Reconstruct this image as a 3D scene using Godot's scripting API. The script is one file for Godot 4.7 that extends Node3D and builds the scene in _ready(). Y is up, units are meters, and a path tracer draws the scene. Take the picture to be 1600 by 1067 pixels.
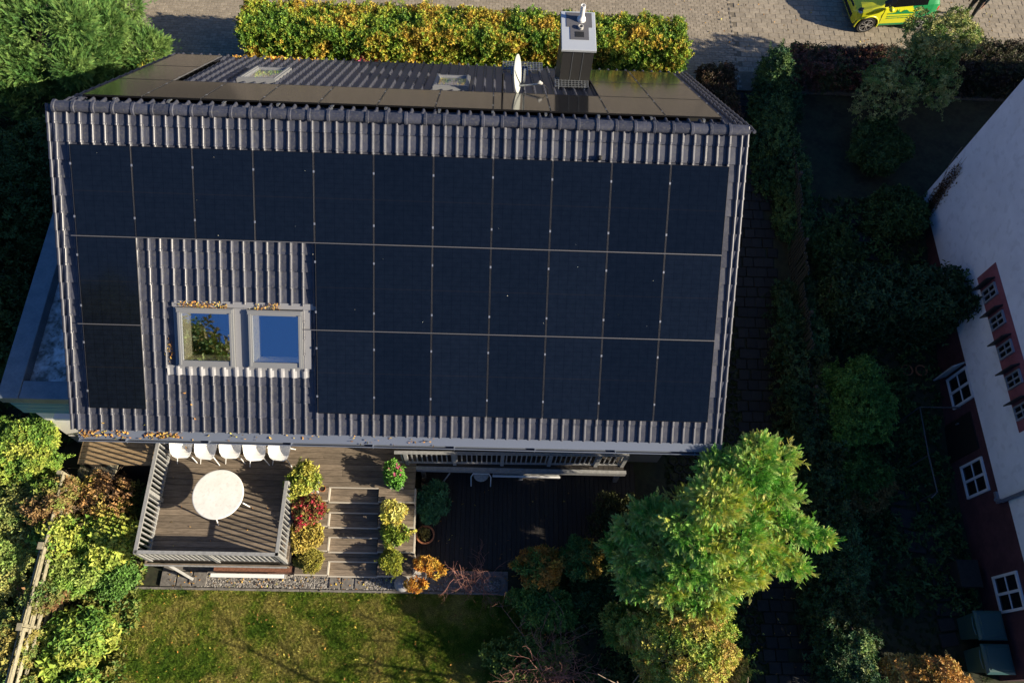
extends Node3D
# World frame: x along the ridge, y up, z from the street (negative) to the garden (positive). The lawn lies at y = 0.

const RIDGE := 8.1
const PITCH := 0.64155
const PW := 1.154
const PH := 1.742
const DECK := 1.2
const RAIL := 0.88

var cs := cos(PITCH)
var sn := sin(PITCH)
var front_roof := Transform3D(Basis(Vector3(1, 0, 0), Vector3(0, cos(PITCH), sin(PITCH)), Vector3(0, -sin(PITCH), cos(PITCH))), Vector3(0, RIDGE, 0))
var back_roof := Transform3D(Basis(Vector3(-1, 0, 0), Vector3(0, cos(PITCH), -sin(PITCH)), Vector3(0, -sin(PITCH), -cos(PITCH))), Vector3(0, RIDGE, 0))
var rng := RandomNumberGenerator.new()
var noise := FastNoiseLite.new()
var M := {}
var SP := {}
var used_names := {}


func _ready() -> void:
	var cam := Camera3D.new()
	cam.name = "camera"
	add_child(cam)
	var cx := Vector3(0.999135, 0.040108, -0.010968)
	var cd := Vector3(0.02701, -0.425492, 0.904559)
	var cf := Vector3(0.031613, -0.904073, -0.426208)
	cam.transform = Transform3D(Basis(cx, -cd, -cf).orthonormalized(), Vector3(0.5242, 20.2302, 10.3757))
	cam.fov = 46.34
	cam.near = 0.1
	cam.far = 600.0
	cam.current = true
	var sky := ProceduralSkyMaterial.new()
	sky.sky_top_color = Color(0.050, 0.160, 0.47).linear_to_srgb()
	sky.sky_horizon_color = Color(0.17, 0.36, 0.86).linear_to_srgb()
	sky.sky_curve = 0.12
	sky.ground_bottom_color = Color(0.05, 0.05, 0.04).linear_to_srgb()
	sky.ground_horizon_color = Color(0.20, 0.22, 0.24).linear_to_srgb()
	sky.sky_energy_multiplier = 0.66
	sky.sun_angle_max = 70.0
	sky.sun_curve = 0.24
	var env := Environment.new()
	env.background_mode = Environment.BG_SKY
	env.sky = Sky.new()
	env.sky.sky_material = sky
	env.tonemap_mode = Environment.TONE_MAPPER_LINEAR
	env.tonemap_exposure = 1.9
	env.sdfgi_enabled = true
	env.ssao_enabled = true
	env.ssil_enabled = true
	var we := WorldEnvironment.new()
	we.name = "world"
	we.environment = env
	add_child(we)
	var sun := DirectionalLight3D.new()
	sun.name = "sun"
	sun.light_energy = 1.6
	sun.light_color = Color(1.0, 0.945, 0.85)
	sun.light_angular_distance = 0.5
	sun.shadow_enabled = true
	add_child(sun)
	sun.look_at_from_position(Vector3.ZERO, Vector3(-1.5, -0.73, -0.41), Vector3.UP)

	make_materials()
	var g := mat("roof_glass", Color(0.85, 0.92, 1.0), 0.02, 1.0)
	g.albedo_color.a = 0.46
	var plain := Image.create(4, 4, false, Image.FORMAT_RGB8)
	plain.fill(Color.WHITE)
	g.albedo_texture = ImageTexture.create_from_image(plain)
	g.transparency = BaseMaterial3D.TRANSPARENCY_ALPHA
	make_sprigs()
	build_ground()
	build_house()
	build_extension()
	build_white_house()
	build_terrace()
	build_fences()
	build_planting()
	build_panels()
	build_chimney()
	build_car()
	build_person()
	build_litter()


# ---------------------------------------------------------------- mesh builder
class MB:
	var v := PackedVector3Array()
	var n := PackedVector3Array()
	var uv := PackedVector2Array()
	var c := PackedColorArray()
	var col := Color.WHITE

	func tri(a: Vector3, b: Vector3, d: Vector3) -> void:
		var nn := (d - a).cross(b - a).normalized()
		v.append(a); v.append(b); v.append(d)
		for i in 3:
			n.append(nn); uv.append(Vector2.ZERO); c.append(col)

	func quad(a: Vector3, b: Vector3, d: Vector3, e: Vector3) -> void:
		# clockwise seen from the front
		var nn := (e - a).cross(b - a)
		if nn.length_squared() < 1e-14:
			nn = (e - d).cross(a - d)
		nn = nn.normalized()
		for p in [a, b, d, a, d, e]:
			v.append(p); n.append(nn); c.append(col)
		uv.append(Vector2(0, 0)); uv.append(Vector2(1, 0)); uv.append(Vector2(1, 1))
		uv.append(Vector2(0, 0)); uv.append(Vector2(1, 1)); uv.append(Vector2(0, 1))

	func quad_n(a: Vector3, b: Vector3, d: Vector3, e: Vector3, na: Vector3, nb: Vector3, nd: Vector3, ne: Vector3) -> void:
		for p in [a, b, d, a, d, e]:
			v.append(p); c.append(col); uv.append(Vector2.ZERO)
		for p in [na, nb, nd, na, nd, ne]:
			n.append(p)

	func box(at: Vector3, size: Vector3, b := Basis()) -> MB:
		var x := b.x * size.x * 0.5
		var y := b.y * size.y * 0.5
		var z := b.z * size.z * 0.5
		quad(at - x + y - z, at + x + y - z, at + x + y + z, at - x + y + z)
		quad(at - x - y + z, at + x - y + z, at + x - y - z, at - x - y - z)
		quad(at - x + y + z, at + x + y + z, at + x - y + z, at - x - y + z)
		quad(at + x + y - z, at - x + y - z, at - x - y - z, at + x - y - z)
		quad(at - x + y - z, at - x + y + z, at - x - y + z, at - x - y - z)
		quad(at + x + y + z, at + x + y - z, at + x - y - z, at + x - y + z)
		return self

	func span(a: Vector3, b: Vector3) -> MB:
		return box((a + b) * 0.5, (b - a).abs())

	# box whose upper edges are chamfered by w
	func slab(at: Vector3, size: Vector3, w: float, b := Basis()) -> MB:
		var h := size * 0.5
		var low := [Vector3(-h.x, -h.y, -h.z), Vector3(h.x, -h.y, -h.z), Vector3(h.x, -h.y, h.z), Vector3(-h.x, -h.y, h.z)]
		var mid := []
		var top := []
		for p in low:
			mid.append(Vector3(p.x, h.y - w, p.z))
			top.append(Vector3(p.x - signf(p.x) * w, h.y, p.z - signf(p.z) * w))
		for l in [low, mid, top]:
			for i in 4:
				l[i] = at + b * l[i]
		quad(top[0], top[1], top[2], top[3])
		for i in 4:
			var j: int = (i + 1) % 4
			quad(top[j], top[i], mid[i], mid[j])
			quad(mid[j], mid[i], low[i], low[j])
		return self

	func bar(a: Vector3, b: Vector3, w: float, h: float, up := Vector3.UP) -> MB:
		var d := b - a
		var z := d.normalized()
		var x := up.cross(z)
		if x.length() < 1e-4:
			x = Vector3.RIGHT.cross(z)
		x = x.normalized()
		var y := z.cross(x)
		return box((a + b) * 0.5, Vector3(w, h, d.length()), Basis(x, y, z))

	func tube(path: Array, radii: Array, sides := 6, caps := true) -> MB:
		var rings := []
		var nors := []
		var x := Vector3.ZERO
		for i in path.size():
			var d: Vector3 = (path[mini(i + 1, path.size() - 1)] - path[maxi(i - 1, 0)]).normalized()
			if x == Vector3.ZERO:
				x = d.cross(Vector3(0.31, 0.2, 0.93)).normalized()
			x = (x - d * x.dot(d)).normalized()
			var y := d.cross(x)
			var ring := []
			var nr := []
			for k in sides:
				var a := TAU * k / sides
				var o := x * cos(a) + y * sin(a)
				ring.append(path[i] + o * radii[i]); nr.append(o)
			rings.append(ring); nors.append(nr)
		for i in path.size() - 1:
			for k in sides:
				var m: int = (k + 1) % sides
				quad_n(rings[i][m], rings[i][k], rings[i + 1][k], rings[i + 1][m], nors[i][m], nors[i][k], nors[i + 1][k], nors[i + 1][m])
		if caps:
			for e in [0, path.size() - 1]:
				for k in range(1, sides - 1):
					if e == 0:
						tri(rings[0][0], rings[0][k + 1], rings[0][k])
					else:
						tri(rings[e][0], rings[e][k], rings[e][k + 1])
		return self

	# profile: Vector2(radius, height), turned about the axis through at
	func lathe(given: Array, sides := 20, at := Vector3.ZERO, b := Basis()) -> MB:
		var profile := given.duplicate()
		var area := 0.0
		for i in profile.size():
			var p: Vector2 = profile[i]
			var q: Vector2 = profile[(i + 1) % profile.size()]
			area += p.cross(q)
		if profile.size() == 2:
			area = (profile[0] as Vector2).cross(profile[1])
		if area < 0.0:
			profile.reverse()
		for i in profile.size() - 1:
			var p: Vector2 = profile[i]
			var q: Vector2 = profile[i + 1]
			var t := Vector2(q.y - p.y, p.x - q.x).normalized()
			for k in sides:
				var a0 := TAU * k / sides
				var a1 := TAU * (k + 1) / sides
				var d0 := Vector3(cos(a0), 0, sin(a0))
				var d1 := Vector3(cos(a1), 0, sin(a1))
				var n0 := b * (d0 * t.x + Vector3(0, t.y, 0))
				var n1 := b * (d1 * t.x + Vector3(0, t.y, 0))
				quad_n(at + b * (d1 * p.x + Vector3(0, p.y, 0)), at + b * (d1 * q.x + Vector3(0, q.y, 0)), at + b * (d0 * q.x + Vector3(0, q.y, 0)), at + b * (d0 * p.x + Vector3(0, p.y, 0)), n1, n1, n0, n0)
		return self

	# a swept section: points of each ring joined in order
	func loft(rings: Array, closed := false) -> MB:
		for i in rings.size() - 1:
			var a: Array = rings[i]
			var b: Array = rings[i + 1]
			for k in a.size() if closed else a.size() - 1:
				var m: int = (k + 1) % a.size()
				quad(a[k], a[m], b[m], b[k])
		return self

	func fan(points: Array) -> MB:
		for k in range(1, points.size() - 1):
			tri(points[0], points[k], points[k + 1])
		return self

	func ellipsoid(at: Vector3, r: Vector3, rows := 8, cols := 12) -> MB:
		for i in rows:
			for k in cols:
				var p := []
				var q := []
				for w in [[i, k], [i + 1, k], [i + 1, k + 1], [i, k + 1]]:
					var la: float = PI * w[0] / rows
					var lo: float = TAU * w[1] / cols
					var d := Vector3(sin(la) * cos(lo), cos(la), sin(la) * sin(lo))
					p.append(at + d * r); q.append((d / r).normalized())
				quad_n(p[0], p[1], p[2], p[3], q[0], q[1], q[2], q[3])
		return self

	func mesh(with_color := false) -> ArrayMesh:
		var a := []
		a.resize(Mesh.ARRAY_MAX)
		a[Mesh.ARRAY_VERTEX] = v
		a[Mesh.ARRAY_NORMAL] = n
		a[Mesh.ARRAY_TEX_UV] = uv
		if with_color:
			a[Mesh.ARRAY_COLOR] = c
		var m := ArrayMesh.new()
		m.add_surface_from_arrays(Mesh.PRIMITIVE_TRIANGLES, a)
		return m


# ---------------------------------------------------------------- nodes
func numbered(called: String) -> String:
	var k: int = used_names.get(called, 0)
	used_names[called] = k + 1
	return called if k == 0 else "%s_%03d" % [called, k]


func tag(o: Node, label := "", category := "", group := "", kind := "") -> Node:
	if label: o.set_meta("label", label)
	if category: o.set_meta("category", category)
	if group: o.set_meta("group", group)
	if kind: o.set_meta("kind", kind)
	return o


func thing(called: String, label: String, category: String, at := Vector3.ZERO, turn := 0.0, group := "") -> Node3D:
	var o := Node3D.new()
	o.name = numbered(called)
	add_child(o, true)
	o.position = at
	o.rotation.y = turn
	tag(o, label, category, group)
	return o


func part(called: String, shape: Variant, m: Material, parent: Node = null, xf := Transform3D()) -> MeshInstance3D:
	var o := MeshInstance3D.new()
	o.name = numbered(called) if parent == null else called
	o.mesh = shape.mesh() if shape is MB else shape
	o.material_override = m
	o.transform = xf
	(self if parent == null else parent).add_child(o, true)
	return o


func struct(called: String, shape: Variant, m: Material, xf := Transform3D()) -> MeshInstance3D:
	var o := part(called, shape, m, null, xf)
	o.set_meta("kind", "structure")
	return o


func scatter(called: String, mesh: Mesh, m: Material, xfs: Array, cols: Array, parent: Node = null) -> MultiMeshInstance3D:
	var mm := MultiMesh.new()
	mm.transform_format = MultiMesh.TRANSFORM_3D
	mm.use_colors = true
	mm.mesh = mesh
	mm.instance_count = xfs.size()
	for i in xfs.size():
		mm.set_instance_transform(i, xfs[i])
		mm.set_instance_color(i, cols[i])
	var o := MultiMeshInstance3D.new()
	o.name = numbered(called) if parent == null else called
	o.multimesh = mm
	o.material_override = m
	(self if parent == null else parent).add_child(o, true)
	o.set_meta("kind", "stuff")
	return o


# ---------------------------------------------------------------- materials
func lin(r: float, g: float, b: float) -> Color:
	return Color(r, g, b).linear_to_srgb()


func mat(called: String, c: Color, rough := 0.7, metal := 0.0) -> StandardMaterial3D:
	var m := StandardMaterial3D.new()
	m.resource_name = called
	m.albedo_color = c.linear_to_srgb()
	m.roughness = rough
	m.metallic = metal
	M[called] = m
	return m


func field(seed_: int, freq: float, size: int, octaves := 4) -> Image:
	var f := FastNoiseLite.new()
	f.seed = seed_
	f.frequency = freq
	f.fractal_octaves = octaves
	return f.get_seamless_image(size, size)


# colour texture between two linear colours (with a third in spots), mapped on world axes
func mottled(m: StandardMaterial3D, seed_: int, freq: float, lo: Color, hi: Color, metres: float, spot := Color(0, 0, 0, 0), size := 256, stretch := Vector3.ONE) -> void:
	var a := field(seed_, freq, size)
	var b := field(seed_ + 7, freq * 4.0, size, 3)
	var im := Image.create(size, size, false, Image.FORMAT_RGB8)
	for y in size:
		for x in size:
			var t := clampf(0.5 + (a.get_pixel(x, y).r - 0.5) * 1.3 + (b.get_pixel(x, y).r - 0.5) * 0.9, 0.0, 1.0)
			var c := lo.lerp(hi, t)
			if spot.a > 0.0:
				var s := clampf((b.get_pixel((x + 31) % size, (y + 57) % size).r - 0.62) * 6.0, 0.0, 1.0)
				c = c.lerp(Color(spot.r, spot.g, spot.b), s * spot.a)
			im.set_pixel(x, y, c.linear_to_srgb())
	m.albedo_color = Color.WHITE
	m.albedo_texture = ImageTexture.create_from_image(im)
	m.uv1_triplanar = true
	m.uv1_world_triplanar = true
	m.uv1_scale = stretch / metres


func rough_relief(m: StandardMaterial3D, seed_: int, freq: float, strength: float) -> void:
	var im := field(seed_, freq, 256)
	im.bump_map_to_normal_map(strength)
	m.normal_enabled = true
	m.normal_texture = ImageTexture.create_from_image(im)


func leaf_mat(called: String, back := 0.5, rough := 0.55) -> StandardMaterial3D:
	var m := mat(called, Color.WHITE, rough)
	m.vertex_color_use_as_albedo = true
	m.backlight_enabled = true
	m.backlight = Color(back, back, back * 0.6)
	m.metallic_specular = 0.35
	return m


func make_materials() -> void:
	var m := mat("roof_tile", Color(0.06, 0.06, 0.07), 0.42)
	mottled(m, 3, 0.02, Color(0.036, 0.039, 0.056), Color(0.062, 0.065, 0.086), 2.3, Color(0.12, 0.115, 0.10, 0.35))
	for k in 3:
		m = mat("roof_tile_%d" % k, Color(0.06, 0.06, 0.07), 0.38 + 0.06 * k)
		var t: float = [0.86, 1.0, 1.16][k]
		mottled(m, 4 + k * 3, 0.03, Color(0.034, 0.037, 0.054) * t, Color(0.060, 0.063, 0.084) * t, 1.7 + 0.4 * k, Color(0.13, 0.125, 0.10, 0.5))
	mat("roof_deck", Color(0.02, 0.02, 0.02), 0.9)
	mat("zinc", Color(0.17, 0.195, 0.25), 0.42, 0.25)
	mat("lead", Color(0.26, 0.26, 0.27), 0.6, 0.2)
	mat("window_grey", Color(0.22, 0.225, 0.23), 0.5, 0.2)
	mat("cream", Color(0.80, 0.76, 0.52), 0.7)
	mat("room_dark", Color(0.03, 0.03, 0.03), 0.9)
	m = mat("skylight_glass", Color(0.008, 0.012, 0.02), 0.02)
	m.metallic_specular = 0.9
	m = mat("window_pane", Color(1, 1, 1), 0.03)
	m.albedo_color.a = 0.12
	m.transparency = BaseMaterial3D.TRANSPARENCY_ALPHA
	mat("panel_frame", Color(0.02, 0.02, 0.022), 0.35, 0.7)
	mat("silver", Color(0.42, 0.43, 0.45), 0.4, 0.7)
	mat("trim", Color(0.17, 0.17, 0.18), 0.45, 0.5)
	mat("cable_black", Color(0.012, 0.012, 0.012), 0.6)
	m = mat("panel_glass", Color.WHITE, 0.09)
	var im := Image.create(256, 384, false, Image.FORMAT_RGB8)
	var f := field(11, 0.02, 256)
	for y in 384:
		for x in 256:
			var px := fmod(x + 0.5, 256.0 / 6.0)
			var py := fmod(y + 0.5, 384.0 / 18.0)
			var c := Color(0.0038, 0.0058, 0.0105)
			if px < 1.0 or py < 1.0:
				c = Color(0.0018, 0.002, 0.003)
			elif fmod(x + 0.5, 256.0 / 60.0) < 1.0:
				c = Color(0.0048, 0.0070, 0.0120)
			if absf(y - 192.0) < 1.5:
				c = Color(0.008, 0.008, 0.010)
			c = c * (0.8 + 0.4 * f.get_pixel(x, y % 256).r)
			im.set_pixel(x, y, c.linear_to_srgb())
	m.albedo_texture = ImageTexture.create_from_image(im)
	m.metallic_specular = 0.5
	for k in 3:
		var v: StandardMaterial3D = m.duplicate()
		v.resource_name = "panel_glass_%d" % k
		v.albedo_color = Color(1, 1, 1) * [0.92, 1.0, 1.1][k]
		v.roughness = [0.09, 0.10, 0.115][k]
		M[v.resource_name] = v
	m = mat("white_paint", Color(0.80, 0.79, 0.76), 0.45)
	m = mat("table_top", Color(0.78, 0.77, 0.72), 0.4)
	mottled(m, 21, 0.012, Color(0.74, 0.73, 0.68), Color(0.82, 0.81, 0.77), 1.6, Color(0.62, 0.60, 0.55, 0.5))
	m = mat("rail_grey", Color(0.26, 0.26, 0.25), 0.6)
	mottled(m, 22, 0.03, Color(0.22, 0.22, 0.215), Color(0.31, 0.31, 0.30), 0.9)
	for k in 4:
		m = mat("deck_board_%d" % k, Color(0.1, 0.08, 0.06), 0.75)
		var t: float = [0.85, 1.0, 1.2, 0.95][k]
		mottled(m, 30 + k, 0.03, Color(0.11, 0.085, 0.060) * t, Color(0.215, 0.168, 0.122) * t, 1.1, Color(0.19, 0.155, 0.115, 0.35), 256, Vector3(0.35, 1.0, 3.0))
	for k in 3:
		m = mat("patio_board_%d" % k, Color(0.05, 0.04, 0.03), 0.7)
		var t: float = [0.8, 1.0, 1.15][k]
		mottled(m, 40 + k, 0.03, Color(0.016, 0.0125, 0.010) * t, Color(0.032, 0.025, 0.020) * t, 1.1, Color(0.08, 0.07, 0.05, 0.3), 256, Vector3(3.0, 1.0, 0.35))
	m = mat("walk_board", Color(0.3, 0.2, 0.1), 0.8)
	mottled(m, 47, 0.03, Color(0.20, 0.135, 0.07), Color(0.33, 0.235, 0.13), 1.1, Color(0.12, 0.08, 0.045, 0.4), 256, Vector3(0.35, 1.0, 3.0))
	m = mat("pale_edge", Color(0.42, 0.38, 0.32), 0.7)
	m = mat("terracotta", Color(0.33, 0.12, 0.05), 0.75)
	mottled(m, 51, 0.04, Color(0.26, 0.095, 0.04), Color(0.42, 0.17, 0.08), 0.6)
	m = mat("brick_base", Color(0.2, 0.08, 0.05), 0.85)
	mottled(m, 54, 0.04, Color(0.13, 0.055, 0.03), Color(0.24, 0.10, 0.06), 0.7, Color(0.08, 0.06, 0.04, 0.5))
	mat("soil", Color(0.022, 0.016, 0.011), 0.95)
	m = mat("stone_sphere", Color(0.30, 0.30, 0.31), 0.8)
	mottled(m, 52, 0.05, Color(0.22, 0.22, 0.23), Color(0.36, 0.36, 0.36), 0.5)
	m = mat("planter_grey", Color(0.42, 0.41, 0.38), 0.7)
	mottled(m, 53, 0.04, Color(0.34, 0.33, 0.31), Color(0.50, 0.49, 0.46), 0.7)
	m = mat("ground", Color(0.03, 0.03, 0.02), 0.95)
	mottled(m, 60, 0.02, Color(0.016, 0.018, 0.009), Color(0.034, 0.040, 0.018), 4.0, Color(0.05, 0.04, 0.02, 0.5))
	m = mat("lawn", Color(0.06, 0.07, 0.02), 0.95)
	mottled(m, 61, 0.015, Color(0.075, 0.13, 0.022), Color(0.165, 0.20, 0.045), 3.1, Color(0.17, 0.13, 0.05, 0.6))
	rough_relief(m, 63, 0.05, 14.0)
	m.normal_scale = 1.6
	m = mat("shade_lawn", Color(0.018, 0.03, 0.009), 0.95)  # the shade on this lawn is put into its dark green
	for k in 4:
		m = mat("paver_%d" % k, Color(0.2, 0.17, 0.13), 0.85)
		var t: float = [0.88, 1.0, 1.1, 0.96][k]
		mottled(m, 70 + k, 0.03, Color(0.215, 0.182, 0.135) * t, Color(0.315, 0.268, 0.205) * t, 1.3, Color(0.13, 0.11, 0.08, 0.4))
	m = mat("paver_joint", Color(0.12, 0.10, 0.075), 0.95)
	mottled(m, 75, 0.03, Color(0.10, 0.085, 0.06), Color(0.16, 0.135, 0.10), 2.0)
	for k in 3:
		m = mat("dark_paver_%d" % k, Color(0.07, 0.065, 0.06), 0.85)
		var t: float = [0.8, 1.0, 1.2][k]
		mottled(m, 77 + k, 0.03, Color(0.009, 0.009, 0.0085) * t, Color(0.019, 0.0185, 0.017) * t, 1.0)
	m = mat("slab", Color(0.14, 0.13, 0.12), 0.85)
	mottled(m, 81, 0.03, Color(0.11, 0.10, 0.09), Color(0.19, 0.175, 0.155), 1.1)
	m = mat("gravel", Color.WHITE, 0.9)
	m.vertex_color_use_as_albedo = true
	m = mat("render_white", Color(0.7, 0.68, 0.66), 0.85)
	mottled(m, 90, 0.010, Color(0.72, 0.74, 0.80), Color(0.80, 0.82, 0.88), 7.0, Color(0.50, 0.51, 0.55, 0.3), 512)
	m = mat("render_red", Color(0.17, 0.035, 0.035), 0.85)
	mottled(m, 91, 0.02, Color(0.058, 0.022, 0.029), Color(0.088, 0.034, 0.043), 3.0)
	m = mat("band_red", Color(0.36, 0.075, 0.085), 0.85)
	mottled(m, 92, 0.02, Color(0.20, 0.062, 0.080), Color(0.26, 0.085, 0.105), 3.0)
	m = mat("house_wall", Color(0.20, 0.19, 0.17), 0.85)
	mat("white_frame", Color(0.62, 0.64, 0.68), 0.5)
	mat("casement_grey", Color(0.26, 0.28, 0.31), 0.5)
	m = mat("dark_glass", Color(0.01, 0.012, 0.014), 0.05)
	mat("mirror_glass", Color(0.5, 0.55, 0.6), 0.03, 1.0)
	mat("dark_door", Color(0.015, 0.013, 0.013), 0.6)
	mat("shutter_dark", Color(0.02, 0.022, 0.024), 0.6)
	mat("pipe_grey", Color(0.06, 0.065, 0.07), 0.5)
	mat("shutter_pale", Color(0.35, 0.37, 0.38), 0.6)
	mat("teal_siding", Color(0.02, 0.20, 0.32), 0.4)
	m = mat("coping", Color(0.16, 0.20, 0.23), 0.5, 0.3)
	mottled(m, 95, 0.02, Color(0.14, 0.18, 0.21), Color(0.20, 0.235, 0.26), 1.7)
	m = mat("flat_roof", Color(0.3, 0.3, 0.3), 0.8)
	mottled(m, 96, 0.010, Color(0.16, 0.17, 0.16), Color(0.72, 0.74, 0.75), 3.4, Color(0.04, 0.045, 0.03, 0.6), 512)
	m = mat("chimney_cladding", Color(0.035, 0.034, 0.033), 0.55)
	mat("chimney_cap", Color(0.50, 0.53, 0.56), 0.45, 0.3)
	mat("slate_top", Color(0.09, 0.09, 0.10), 0.7)
	mat("dish_white", Color(0.46, 0.48, 0.44), 0.6)
	mat("galvanised", Color(0.32, 0.34, 0.36), 0.4, 0.7)
	for k in 3:
		m = mat("fence_wood_%d" % k, Color(0.25, 0.22, 0.14), 0.8)
		var t: float = [0.85, 1.0, 1.15][k]
		mottled(m, 100 + k, 0.03, Color(0.26, 0.23, 0.15) * t, Color(0.44, 0.40, 0.28) * t, 0.9, Color(0.12, 0.14, 0.05, 0.5))
	mat("picket", Color(0.04, 0.044, 0.035), 0.85)
	mat("bark", Color(0.06, 0.048, 0.036), 0.9)
	mat("twig_red", Color(0.34, 0.16, 0.12), 0.8)
	mat("twig_pale", Color(0.30, 0.22, 0.15), 0.8)
	mat("bin_teal", Color(0.03, 0.085, 0.085), 0.45)
	m = mat("car_yellow", Color(0.72, 0.72, 0.015), 0.25)
	m.clearcoat_enabled = true
	m.clearcoat = 0.8
	m = mat("car_green", Color(0.008, 0.26, 0.075), 0.25)
	m.clearcoat_enabled = true
	m.clearcoat = 0.8
	mat("car_glass", Color(0.008, 0.009, 0.010), 0.04)
	mat("tyre", Color(0.014, 0.014, 0.014), 0.8)
	mat("alloy", Color(0.55, 0.55, 0.56), 0.3, 0.8)
	mat("car_black", Color(0.012, 0.012, 0.013), 0.4)
	mat("lamp_red", Color(0.45, 0.02, 0.015), 0.2)
	mat("lamp_clear", Color(0.30, 0.36, 0.46), 0.08, 0.4)
	m = mat("clothes", Color.WHITE, 0.85)
	m.vertex_color_use_as_albedo = true
	mat("hair", Color(0.03, 0.02, 0.013), 0.6)
	leaf_mat("leaf")
	leaf_mat("needle", 0.25, 0.6)
	leaf_mat("dry_leaf", 0.2, 0.8)


# ---------------------------------------------------------------- foliage
func leaf(b: MB, at: Vector3, dir: Vector3, up: Vector3, length: float, width: float, fold := 0.25) -> void:
	var side := dir.cross(up).normalized()
	var lift := side.cross(dir).normalized()
	var tip := at + dir * length - lift * length * 0.12
	var l := at + dir * length * 0.45 - side * width * 0.5 + lift * width * fold
	var r := at + dir * length * 0.45 + side * width * 0.5 + lift * width * fold
	b.tri(at, l, tip)
	b.tri(at, tip, r)


func sprig(count: int, length: float, width: float, twig: float, spread: float, droop: float, seed_: int) -> ArrayMesh:
	var r := RandomNumberGenerator.new()
	r.seed = seed_
	var b := MB.new()
	for i in count:
		var t := (i + 0.5) / count
		var a := i * 2.4 + r.randf() * 0.6
		var rad := Vector3(cos(a), 0, sin(a))
		var s := spread * (1.1 - 0.5 * t)
		var d := (rad * s + Vector3(0, 1.0 - s * 0.6, 0) - Vector3(0, droop * r.randf_range(0.6, 1.3), 0)).normalized()
		var up := (Vector3.UP * 0.8 + rad * -0.2 + Vector3(r.randf_range(-0.5, 0.5), 0.2, r.randf_range(-0.5, 0.5))).normalized()
		leaf(b, Vector3(0, twig * t, 0) + rad * 0.004, d, up, length * r.randf_range(0.75, 1.2), width * r.randf_range(0.8, 1.15))
	return b.mesh()


# a flat spray of needles: a yew or fir shoot
func spray(count: int, length: float, width: float, twig: float, seed_: int) -> ArrayMesh:
	var r := RandomNumberGenerator.new()
	r.seed = seed_
	var b := MB.new()
	for i in count:
		var t := float(i) / count
		var side := 1.0 if i % 2 == 0 else -1.0
		var d := Vector3(side * (1.0 - 0.5 * t), 0.75 + t, r.randf_range(-0.25, 0.25)).normalized()
		leaf(b, Vector3(0, twig * t, -0.12 * twig * t * t), d, Vector3(0, 0, 1), length * (1.15 - 0.55 * t) * r.randf_range(0.8, 1.2), width, 0.1)
	return b.mesh()


func make_sprigs() -> void:
	SP = {
		"broad": sprig(6, 0.085, 0.055, 0.10, 0.9, 0.15, 1),
		"large": sprig(5, 0.13, 0.085, 0.13, 0.9, 0.25, 2),
		"hedge": sprig(7, 0.075, 0.048, 0.11, 0.85, 0.1, 3),
		"willow": spray(20, 0.125, 0.019, 0.30, 4),
		"needle": spray(22, 0.085, 0.014, 0.27, 5),
		"tiny": sprig(8, 0.042, 0.026, 0.07, 0.9, 0.05, 6),
		"rosette": sprig(7, 0.11, 0.05, 0.04, 1.1, 0.1, 7),
		"single": sprig(1, 0.075, 0.05, 0.0, 1.3, 0.0, 8),
		"blade": sprig(8, 0.066, 0.011, 0.0, 0.85, 0.0, 9),
	}


func pick(palette: Array, t: float) -> Color:
	var x := clampf(t, 0.0, 0.999) * palette.size()
	var a: Color = palette[mini(int(x), palette.size() - 1)]
	var b: Color = palette[mini(int(x) + 1, palette.size() - 1)]
	return a.lerp(b, x - floorf(x))


func lit(c: Color) -> Color:
	return Color(minf(c.r * 1.82, 0.62), minf(c.g * 1.80, 0.60), minf(c.b * 1.7, 0.5))


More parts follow.
